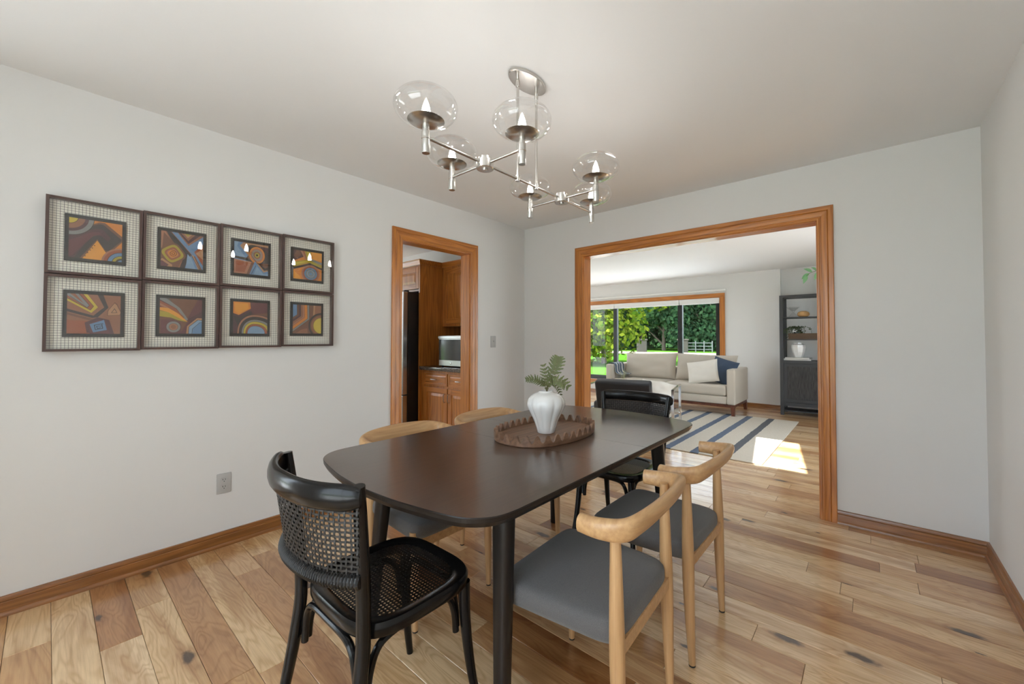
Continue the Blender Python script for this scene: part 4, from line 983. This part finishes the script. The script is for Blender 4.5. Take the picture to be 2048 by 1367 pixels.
bs = MB().box(-.988, -.122, -.012, -.001, .914, 1.368).build('backsplash', 'fridge_black'); tag(bs, 'dark backsplash behind the microwave', 'backsplash')
mw = thing('microwave', 'stainless microwave with dark glass door on the worktop', 'microwave', (0, 0, .9145))
MB().rbox(-.742, -.200, -.575, -.19, .012, .345, .005).build('body', 'steel', mw)
dr = MB().rbox(-.742, -.330, -.600, -.577, .012, .345, .004).build('door', 'steel', mw); MB().rbox(-.735, -.350, -.6025, -.599, .075, .300, .001).build('glass', 'appliance_dark', dr)
MB().rbox(-.742, -.330, -.612, -.600, .308, .340, .004).build('handle', 'steel', dr)
mb = MB().lathe([(0, 0), (.012, 0), (.012, .003), (.009, .004), (0, .004)], 20); o = mb.build('badge', 'chrome', dr, smooth=True); o.matrix_local = Matrix.Translation((-.536, -.600, .042)) @ Matrix.Rotation(R(90), 4, 'X')
MB().rbox(-.326, -.200, -.600, -.577, .012, .345, .004).build('control_panel', 'appliance_dark', mw)
for x in (-.72, -.23):
    for y in (-.56, -.22): MB().lathe([(0, 0), (.012, 0), (.012, .013), (0, .013)], 12, c=(x, y, 0)).build('foot', 'slot_black', mw)

# ================================================================== LIVING ROOM
rug = thing('striped_rug', 'pale woven rug with dark blue and charcoal stripes', 'rug', (2.130, 1.062, 0))
MB().rbox(-3.3, 0, 0, 2.655, .0005, .0105, .004).build('weave', 'rug_weave', rug)
# ---- sofa
sf = thing('sofa', 'long beige fabric sofa with two seat cushions under the window', 'sofa', (.175, 3.96, .0105))
SX, SY0, SY1 = 1.145, -.44, .44
MB().rbox(-SX+.13, SX-.13, SY0+.02, SY1, .172, .300, .02, 3).build('seat_base', 'sofa_fabric', sf, smooth=True)
for s in (-1, 1): MB().rbox(s*(SX-.065)-.065, s*(SX-.065)+.065, SY0, SY1, .172, .735, .028, 4).build('arm', 'sofa_fabric', sf, smooth=True)
MB().rbox(-SX+.1, SX-.1, SY1-.16, SY1, .25, .70, .03, 4).build('back_frame', 'sofa_fabric', sf, smooth=True)
for s in (-1, 1):
    w = (SX-.13); MB().rbox(min(0, s*w)+.004, max(0, s*w)-.004, SY0+.005, SY1-.20, .300, .470, .05, 5).build('seat_cushion', 'sofa_fabric', sf, smooth=True, angle=60)
    o = pillow_mb(w+.03, .52, .24, 5.0, 2.6, 24, .014, 3+s).build('back_cushion', 'sofa_fabric', sf, smooth=True, angle=80)
    o.location = (s*(w/2+.005), .17, .690); o.rotation_euler = (R(-14), R(s*1.2), 0)
for a in ((-SX+.02, SX-.02, SY0+.02, SY0+.06), (-SX+.02, SX-.02, SY1-.06, SY1-.02), (-SX+.02, -SX+.06, SY0+.06, SY1-.06), (SX-.06, SX-.02, SY0+.06, SY1-.06)):
    MB().box(*a, .132, .172).build('plinth_rail', 'walnut_leg', sf)
for sx in (-1, 1):
    for y, lean in ((SY0+.045, -.012), (SY1-.045, .02)):
        mb = MB().loft([[(sx*(SX-.045)+a*.022+sx*.006, y+lean+b*.022, 0) for a, b in ((-1, -1), (1, -1), (1, 1), (-1, 1))], [(sx*(SX-.045)+a*.03, y+b*.03, .14) for a, b in ((-1, -1), (1, -1), (1, 1), (-1, 1))]]); mb.build('leg', 'walnut_leg', sf)
def throw_pillow(label, loc, rot, w, h, d, mat, seed):
    t = thing('throw_pillow', label, 'pillow', loc, 0, 'throw pillows on the sofa')
    pillow_mb(w, h, d, 2.6, 1.7, 24, .012, seed).build('cover', mat, t, smooth=True, angle=80); t.rotation_euler = rot
throw_pillow('off-white throw pillow leaning at the right end of the sofa', (.760, 3.76, .672), (R(-24), R(-10), R(6)), .50, .40, .17, 'pillow_white', 5)
throw_pillow('navy blue throw pillow against the right arm of the sofa', (1.045, 3.86, .688), (R(-20), R(14), R(-14)), .43, .43, .16, 'pillow_navy', 9)
# ---- striped throw over the left arm of the sofa
AX = .175-SX+.065
th = thing('throw_blanket', 'grey striped throw draped over the left arm of the sofa', 'blanket', (AX, 3.80, .75))
prof = [(-.079, -.30), (-.080, -.15), (-.078, -.035), (-.055, .004), (0, .010), (.055, .004), (.078, -.035), (.082, -.10), (.10, -.17), (.16, -.20), (.24, -.206)]
pp = catmull([(x, 0, z) for x, z in prof], 4); rings = []; NY = 26
for j in range(NY+1):
    y = -.17+.34*j/NY; k = .007*math.sin(j*1.25)+.004*math.sin(j*2.7+1)
    rings.append([Vector((p.x+k*(1 if abs(p.x) > .06 and p.z < -.02 else .2)*math.copysign(1, p.x), y*(1+.10*(i/len(pp))), p.z+abs(k)*.6)) for i, p in enumerate(pp)])
n = len(pp); vs = [v for r_ in rings for v in r_]; th0 = [v+Vector((0, 0, .004)) for v in vs]
MB().add(th0, [(j*n+i, j*n+i+1, (j+1)*n+i+1, (j+1)*n+i) for j in range(NY) for i in range(n-1)]).build('cloth', 'striped_throw', th, smooth=True, angle=80)
th.children[0].modifiers.new('thickness', 'SOLIDIFY').thickness = .005
# ---- black leather lounge chair with polished flat-bar frame
lc = thing('lounge_chair', 'black leather lounge chair with polished flat-bar frame seen from behind', 'chair', (.545, 1.40, .0105), R(13))
b = MB().rbox(-.345, .345, -.085, .045, .10, .795, .03, 4); o = b.build('backrest', 'leather_black', lc, smooth=True)
o.data.transform(Matrix.Translation((0, .10, 0)) @ Matrix.Rotation(R(18), 4, 'X') @ Matrix.Translation((0, -.10, -.02)))
MB().rbox(-.48, .48, .06, .66, .235, .385, .04, 4).build('seat_cushion', 'grey_fabric', lc, smooth=True)
for s in (-1, 1):
    x = s*.565; mb = MB()
    for (y0, y1, z0, z1) in ((-.09, -.06, 0, .60), (.60, .63, 0, .60), (-.09, .63, .583, .600)): mb.rbox(x-.016, x+.016, y0, y1, z0, z1, .002)
    mb.build('side_frame', 'chrome', lc)
MB().rbox(-.565, .565, .055, .085, .200, .222, .002).build('cross_bar', 'chrome', lc); MB().rbox(-.565, .565, .585, .615, .200, .222, .002).build('cross_bar', 'chrome', lc)
lp = thing('lounge_pillow', 'cream fluffy pillow on the seat of the lounge chair', 'pillow', (.545+.20, 1.40+.44, .515), R(13))
pillow_mb(.46, .40, .16, 2.4, 1.6, 20, .03, 2).build('cover', 'pillow_white', lp, smooth=True, angle=80); lp.rotation_euler = (R(-52), R(8), R(13))
# ---- low coffee table with dried grass, mostly hidden behind the lounge chair
ct = thing('coffee_table', 'low glass and chrome coffee table between lounge chair and sofa', 'table', (-.05, 2.78, .0105))
MB().rbox(-.50, .50, -.28, .28, .340, .352, .003).build('glass_top', 'shelf_glass', ct)
for s in (-1, 1):
    for r_ in (-1, 1): MB().rbox(s*.46-.012, s*.46+.012, r_*.24-.012, r_*.24+.012, 0, .34, .002).build('leg', 'chrome', ct)
    MB().box(s*.46-.010, s*.46+.010, -.24, .24, .318, .339).build('rail', 'chrome', ct)
dgp = thing('dried_grass', 'pale dried grass in a slim vase before the sofa', 'plant', (-.22, 2.78, .363))
MB().lathe([(0, 0), (.03, 0), (.036, .05), (.03, .10), (.014, .15), (.016, .17)], 20).build('vase', 'ceramic_white', dgp, smooth=True)
rg = random.Random(4)
for k in range(14):
    a, l = rg.uniform(0, 2*PI), rg.uniform(.14, .26); d = Vector((math.cos(a)*.34, math.sin(a)*.34, 1)).normalized()
    p0 = Vector((0, 0, .14)); p1 = p0+d*l; mb = MB().tube([p0, p0.lerp(p1, .5)+Vector((0, 0, .01)), p1], .001, 4)
    for q_ in range(16):
        c = p1-d*.10*rg.random(); e = Vector((rg.gauss(0, 1), rg.gauss(0, 1), rg.uniform(0, 1))).normalized()*.014; f_ = e.cross(d)*.25
        mb.add([c-f_, c+f_, c+e], [(0, 1, 2)])
    mb.build('stalk', 'grass_dry', dgp)
# ---- bookcase
BX0, BX1, BY0, BY1 = 1.815, 2.575, 4.27, 4.66
bk = thing('bookcase', 'charcoal bookcase with open shelves above woven-panel doors', 'bookcase')
for x in (BX0, BX1-.05):
    for y in (BY0, BY1-.04): MB().box(x, x+.05, y, y+.04, 0, 1.90).build('post', 'charcoal_paint', bk)
MB().box(BX0, BX1, BY0, BY1, 1.90, 1.935).build('top', 'charcoal_paint', bk)
for z in (1.565, 1.207): MB().box(BX0+.01, BX1-.01, BY0+.012, BY1-.01, z, z+.016).build('shelf', 'charcoal_paint', bk)
MB().box(BX0+.004, BX1-.004, BY0+.004, BY1-.004, .835, .882).build('cabinet_top', 'charcoal_paint', bk)
MB().box(BX0+.01, BX1-.01, BY0+.03, BY1-.01, .205, .835).build('cabinet_body', 'charcoal_paint', bk)
MB().box(BX0+.01, BX1-.01, BY0+.02, BY0+.05, .150, .205).build('lower_rail', 'charcoal_paint', bk)
xm = (BX0+BX1)/2
for a, b_ in ((BX0+.052, xm+.2), (xm+.204, BX1-.052)):
    d = MB().box(a+.045, b_-.045, BY0+.012, BY0+.018, .26, .785).build('door', 'grasscloth', bk)
    for q_, mt in (((a, a+.047, .215, .828), 0), ((b_-.047, b_, .215, .828), 0), ((a+.047, b_-.047, .215, .262), 0), ((a+.047, b_-.047, .783, .828), 0)):
        MB().box(q_[0], q_[1], BY0+.006, BY0+.020, q_[2], q_[3]).build('door_frame', 'charcoal_paint', d)
MB().box(BX0+.02, BX1-.02, BY0+.03, BY1-.03, .060, .078).build('low_shelf', 'charcoal_paint', bk)
gb = thing('glass_compote', 'clear hourglass glass bowl on the top bookcase shelf', 'bowl', (1.99, 4.44, 1.581))
MB().lathe([(0, .0), (.075, .0), (.07, .006), (.012, .085), (.012, .10), (.095, .165), (.098, .165), (.018, .098), (.018, .09)], 32, caps=False).build('bowl', 'globe_glass', gb, smooth=True)
wb_ = thing('woven_gourd', 'round woven straw ball on the top bookcase shelf', 'ornament', (2.135, 4.35, 1.581))
MB().lathe([(0, 0), (.05, .0), (.078, .02), (.085, .045), (.07, .075), (.035, .092), (.02, .088), (0, .085)], 28, wob=lambda a, z: 1+.02*math.sin(12*a)).build('body', 'straw', wb_, smooth=True)
bt = thing('wicker_tray', 'dark woven tray on the second bookcase shelf', 'tray', (2.13, 4.45, 1.2235))
MB().box(-.20, .20, -.13, .13, 0, .012).build('bottom', 'wicker', bt)
for (a, b_, c, d) in ((-.20, .20, -.13, -.118), (-.20, .20, .118, .13), (-.20, -.188, -.118, .118), (.188, .20, -.118, .118)): MB().box(a, b_, c, d, .012, .095).build('side', 'wicker', bt)
pt = thing('trailing_plant', 'trailing plant in a black and white spotted pot on the wicker tray', 'plant', (2.045, 4.44, 1.2365))
MB().lathe([(0, 0), (.045, 0), (.075, .05), (.082, .095), (.072, .135), (.066, .14), (.062, .13), (0, .125)], 32).build('pot', 'checker_pot', pt, smooth=True)
rg = random.Random(8)
for k in range(13):
    a = rg.uniform(PI*.75, PI*1.75) if k < 9 else rg.uniform(0, 2*PI); l = rg.uniform(.09, .17); dr_ = rg.uniform(.03, .15)
    d = Vector((math.cos(a), math.sin(a)*.7, 0)); pts = catmull([Vector((0, 0, .13)), d*l*.5+Vector((0, 0, .185)), d*l+Vector((0, 0, .16)), d*(l*1.15)+Vector((0, 0, .15-dr_))], 5)
    mb = MB().tube(pts, .0018, 4)
    for p in pts[3:]:
        for s in range(2):
            e = Vector((rg.gauss(0, 1), rg.gauss(0, 1), rg.gauss(0, .6))).normalized()*.026; f_ = e.cross(Vector((rg.random(), rg.random(), 1))).normalized()*.010
            mb.add([p, p+e*.5+f_, p+e, p+e*.5-f_], [(0, 1, 2, 3)])
    mb.build('vine', 'leaf_trail', pt)
for k, (z, w, c) in enumerate(((0, .19, 'paper'), (.024, .17, 'plate_grey'))):
    bkk = thing('book', ('larger pale book at the bottom of the stack under the white vase', 'smaller grey book directly under the white faceted vase')[k], 'book', (2.04+.01*k, 4.43, .8825+z), R(2-5*k), 'books stacked in the bookcase')
    MB().box(-w, w, -.115, .115, .0, .003).box(-w, w, -.115, .115, .020, .023).box(-w, w, .112, .115, .003, .020).build('cover', c, bkk)
    MB().box(-w+.006, w-.006, -.110, .112, .003, .020).build('pages', 'paper', bkk)
hv = thing('faceted_vase', 'white faceted ceramic vase standing on two books', 'vase', (2.055, 4.43, .930))
MB().lathe([(0, 0), (.055, 0), (.085, .085), (.098, .165), (.092, .20), (.062, .222), (.060, .236), (.052, .236), (.05, .21), (0, .20)], 8).build('body', 'ceramic_white', hv)
br_ = thing('leafy_branch', 'branch with pale green leaves in a white jar on top of the bookcase', 'plant', (2.46, 4.45, 1.9355))
MB().lathe([(0, 0), (.06, 0), (.075, .05), (.07, .12), (.035, .16), (.038, .175), (.03, .175), (.028, .15), (0, .14)], 24).build('jar', 'ceramic_white', br_, smooth=True)
stp = catmull([(0, 0, .13), (-.02, -.03, .30), (-.10, -.08, .36), (-.22, -.12, .34), (-.30, -.14, .26)], 6)
MB().tube(stp, .003, 6).build('stem', 'stem_brown', br_, smooth=True)
def big_leaf(p, d, l, w, up):
    d = Vector(d).normalized(); s = d.cross(Vector(up)).normalized(); u_ = s.cross(d); a, c, e = [], [], []
    for j in range(9):
        v = j/8; hw = w*math.sin(PI*min(1, v*1.02+.01))**.8*(1-.35*v); q_ = Vector(p)+d*l*v-u_*.25*l*v*v
        a.append(q_+s*hw+u_*hw*.25); c.append(q_); e.append(q_-s*hw+u_*hw*.25)
    mb = MB(); mb.add(a+c+e, [(j, j+1, 10+j, 9+j) for j in range(8)]+[(9+j, 10+j, 19+j, 18+j) for j in range(8)])
    return mb.build('leaf', 'leaf_pale', br_, smooth=True, angle=60)
for (p, d, l) in (((-.20, -.12, .35), (-.5, -.4, .35), .13), ((-.24, -.12, .33), (-.8, -.3, -.6), .13), ((-.14, -.10, .36), (-.2, -.6, .3), .13), ((-.12, -.09, .35), (-.3, -.5, -.8), .15), ((-.27, -.13, .30), (-.3, -.5, -1), .14), ((-.06, -.06, .34), (.1, -.7, -.5), .14), ((-.02, -.03, .28), (.6, -.3, .3), .13), ((-.03, -.03, .24), (-.3, -.6, -.7), .13)):
    big_leaf(p, d, l, .035, (0.3, -.9, .5))

# ================================================================== OUTSIDE
GZ = -.15
gd = MB().add([(-90, YF+.16, GZ), (60, YF+.16, GZ), (60, 110, GZ), (-90, 110, GZ)], [(0, 1, 2, 3)]); struct('lawn', gd, 'lawn_green', 'sunlit front lawn')
gd = MB().add([(-90, -60, GZ), (60, -60, GZ), (60, -4.75, GZ), (-90, -4.75, GZ)], [(0, 1, 2, 3)]); struct('lawn_rear', gd, 'lawn_green', 'lawn behind the house')
for nm, q in (('bounce_terrace', (-14, 14, YF+.16, 10.0)), ('bounce_terrace_rear', (-14, 14, -14, -4.75)), ('bounce_terrace_left', (-14, -3.45, .2, YF+.16)), ('bounce_terrace_right', (3.75, 14, -4.75, YF+.16)), ('bounce_terrace_kitchen', (-14, -4.25, -4.75, .2)), ('bounce_terrace_corner', (-4.25, -.13, -4.75, -3.7))):
    struct(nm, MB().box(q[0], q[1], q[2], q[3], GZ-.02, GZ+.012), 'bounce_stone', 'unseen pale stone paving added beside the house to bounce daylight indoors')  # unseen paving put in to bounce sun and sky through the windows
dv = MB().add([(-90, 30, GZ+.01), (40, 33, GZ+.01), (40, 40, GZ+.01), (-90, 37.5, GZ+.01)], [(0, 1, 2, 3)]); struct('driveway', dv, 'drive_gravel', 'pale gravel drive across the lawn')
def tree(label, x, y, h, r, z0, mat, nleaf, seed, ls=.22, conif=False, name='tree', trunk=True, cat='tree', grp='trees beyond the lawn', nblob=14):
    t = thing(name, label, cat, (x, y, GZ), 0, grp); rg = random.Random(seed)
    mb = MB().tube(catmull([(0, 0, 0), (rg.uniform(-.1, .1), 0, h*.3), (rg.uniform(-.2, .2), rg.uniform(-.2, .2), h*.8)], 5), [.035*h*.5*(1-.085*i) for i in range(11)], 8)
    for k in range(7):
        a = rg.uniform(0, 2*PI); zz = rg.uniform(z0+.1*h, h*.7); mb.tube([(0, 0, zz-.1*h), (math.cos(a)*r*.4, math.sin(a)*r*.4, zz), (math.cos(a)*r*.75, math.sin(a)*r*.75, zz+.06*h)], [.02*h*.4, .012*h*.4, .004*h], 5)
    mb.build('trunk', 'bark', t, smooth=True)
    blobs = []
    for k in range(nblob):
        a, v = rg.uniform(0, 2*PI), rg.random()
        rr = r*(1-.85*v if conif else math.sin(PI*(.18+.72*v))**.7)*rg.uniform(.35, .75)
        blobs.append((Vector((math.cos(a)*rr, math.sin(a)*rr, z0+(h-z0)*(.06+.88*v))), r*rg.uniform(.30, .48)*(1-.6*v if conif else 1)))
    vs, fs = [], []
    for i in range(nleaf):
        c, br = blobs[i % nblob]; d = Vector((rg.gauss(0, 1), rg.gauss(0, 1), rg.gauss(0, .8))).normalized()
        p = c+d*br*rg.random()**.35; n = (d+Vector((rg.gauss(0, .6), rg.gauss(0, .6), rg.gauss(.3, .6)))).normalized(); u_ = n.orthogonal().normalized(); u_ = Matrix.Rotation(rg.uniform(0, 6.28), 3, n) @ u_; w_ = n.cross(u_); s = ls*rg.uniform(.6, 1.2); o_ = len(vs)
        vs += [p-u_*s*.5, p+w_*s*.32, p+u_*s*.5, p-w_*s*.32]; fs.append((o_, o_+1, o_+2, o_+3))
    MB().add(vs, fs).build('crown', mat, t)
tree('bright yellow-green maple close to the window on the lawn', -8.7, 17.0, 9.0, 4.6, .8, 'leaves_bright', 26000, 1, .30, nblob=22)
tree('small yellow-green shrub at the foot of the bright maple', -9.4, 15.2, 2.3, 1.35, .1, 'leaves_bright', 5000, 2, .18, name='shrub', cat='shrub')
BACK = [(-30, 50, 15, 5.5, 'leaves_dark', 'dark green tree at the far end behind the maple'), (-25, 46, 14, 5.0, 'leaves_mid', 'mid green tree showing left of the first black mullion'), (-20.6, 48, 16, 5.2, 'leaves_dark', 'dark green tree rising behind the stone pillar nearer the maple'),
        (-16.6, 45.5, 15, 4.6, 'leaves_dark', 'dense dark tree filling the centre of the middle pane'), (-13.0, 50, 16, 5.2, 'leaves_dark', 'tall dark tree behind the black mullion next to the narrow pane'), (-10.2, 54, 16, 4.8, 'leaves_dark', 'dark tree behind the white gate'),
        (-6.6, 50, 14, 4.2, 'leaves_mid', 'lighter green tree at the casing end of the window'), (-1.5, 54, 15, 5.5, 'leaves_dark', 'dark tree hidden beyond the window casing'), (-36, 52, 15, 6, 'leaves_mid', 'mid green tree at the far edge of the lawn')]
for i, (x, y, h, r, m, lb) in enumerate(BACK): tree(lb, x, y, h, r, .4, m, 14000, 20+i, .62, nblob=20)
hg = MB(); vs, fs = [], []; rg = random.Random(3)
for i in range(26000):
    p = Vector((rg.uniform(-48, 8), 57+rg.gauss(0, .8), GZ+rg.random()**1.2*16)); s = 1.3*rg.uniform(.6, 1.2); u_ = Vector((rg.gauss(0, 1), rg.gauss(0, .5), rg.gauss(0, 1))).normalized(); w_ = Vector((0, -1, .3)).cross(u_).normalized(); o_ = len(vs)
    vs += [p-u_*s*.5, p+w_*s*.35, p+u_*s*.5, p-w_*s*.35]; fs.append((o_, o_+1, o_+2, o_+3))
tag(hg.add(vs, fs).build('woodland', 'leaves_hedge'), 'green woodland undergrowth closing the view behind the trees', 'woodland', kind='stuff')
for k, (x, y) in enumerate(((-16.3, 38.6), (-12.25, 39.8))):
    p = thing('stone_pillar', ('square stone gate pillar standing in the middle pane', 'square stone gate pillar standing beside the white gate')[k], 'pillar', (x, y, GZ), R(20), 'stone gate pillars')
    MB().rbox(-.5, .5, -.5, .5, 0, 1.25, .03).build('shaft', 'stone', p); MB().rbox(-.58, .58, -.58, .58, 1.25, 1.40, .03).build('cap', 'stone', p)
gt = thing('white_gate', 'white barred gate beyond the drive', 'gate', (-11.1, 41.6, GZ), R(8))
for z in (.25, .6, .95): MB().box(-1.25, 1.25, -.03, .03, z, z+.07).build('bar', 'gate_white', gt)
for x in (-1.25, -.4, .45, 1.25): MB().box(x-.05, x+.05, -.05, .05, 0, 1.2).build('post', 'gate_white', gt)
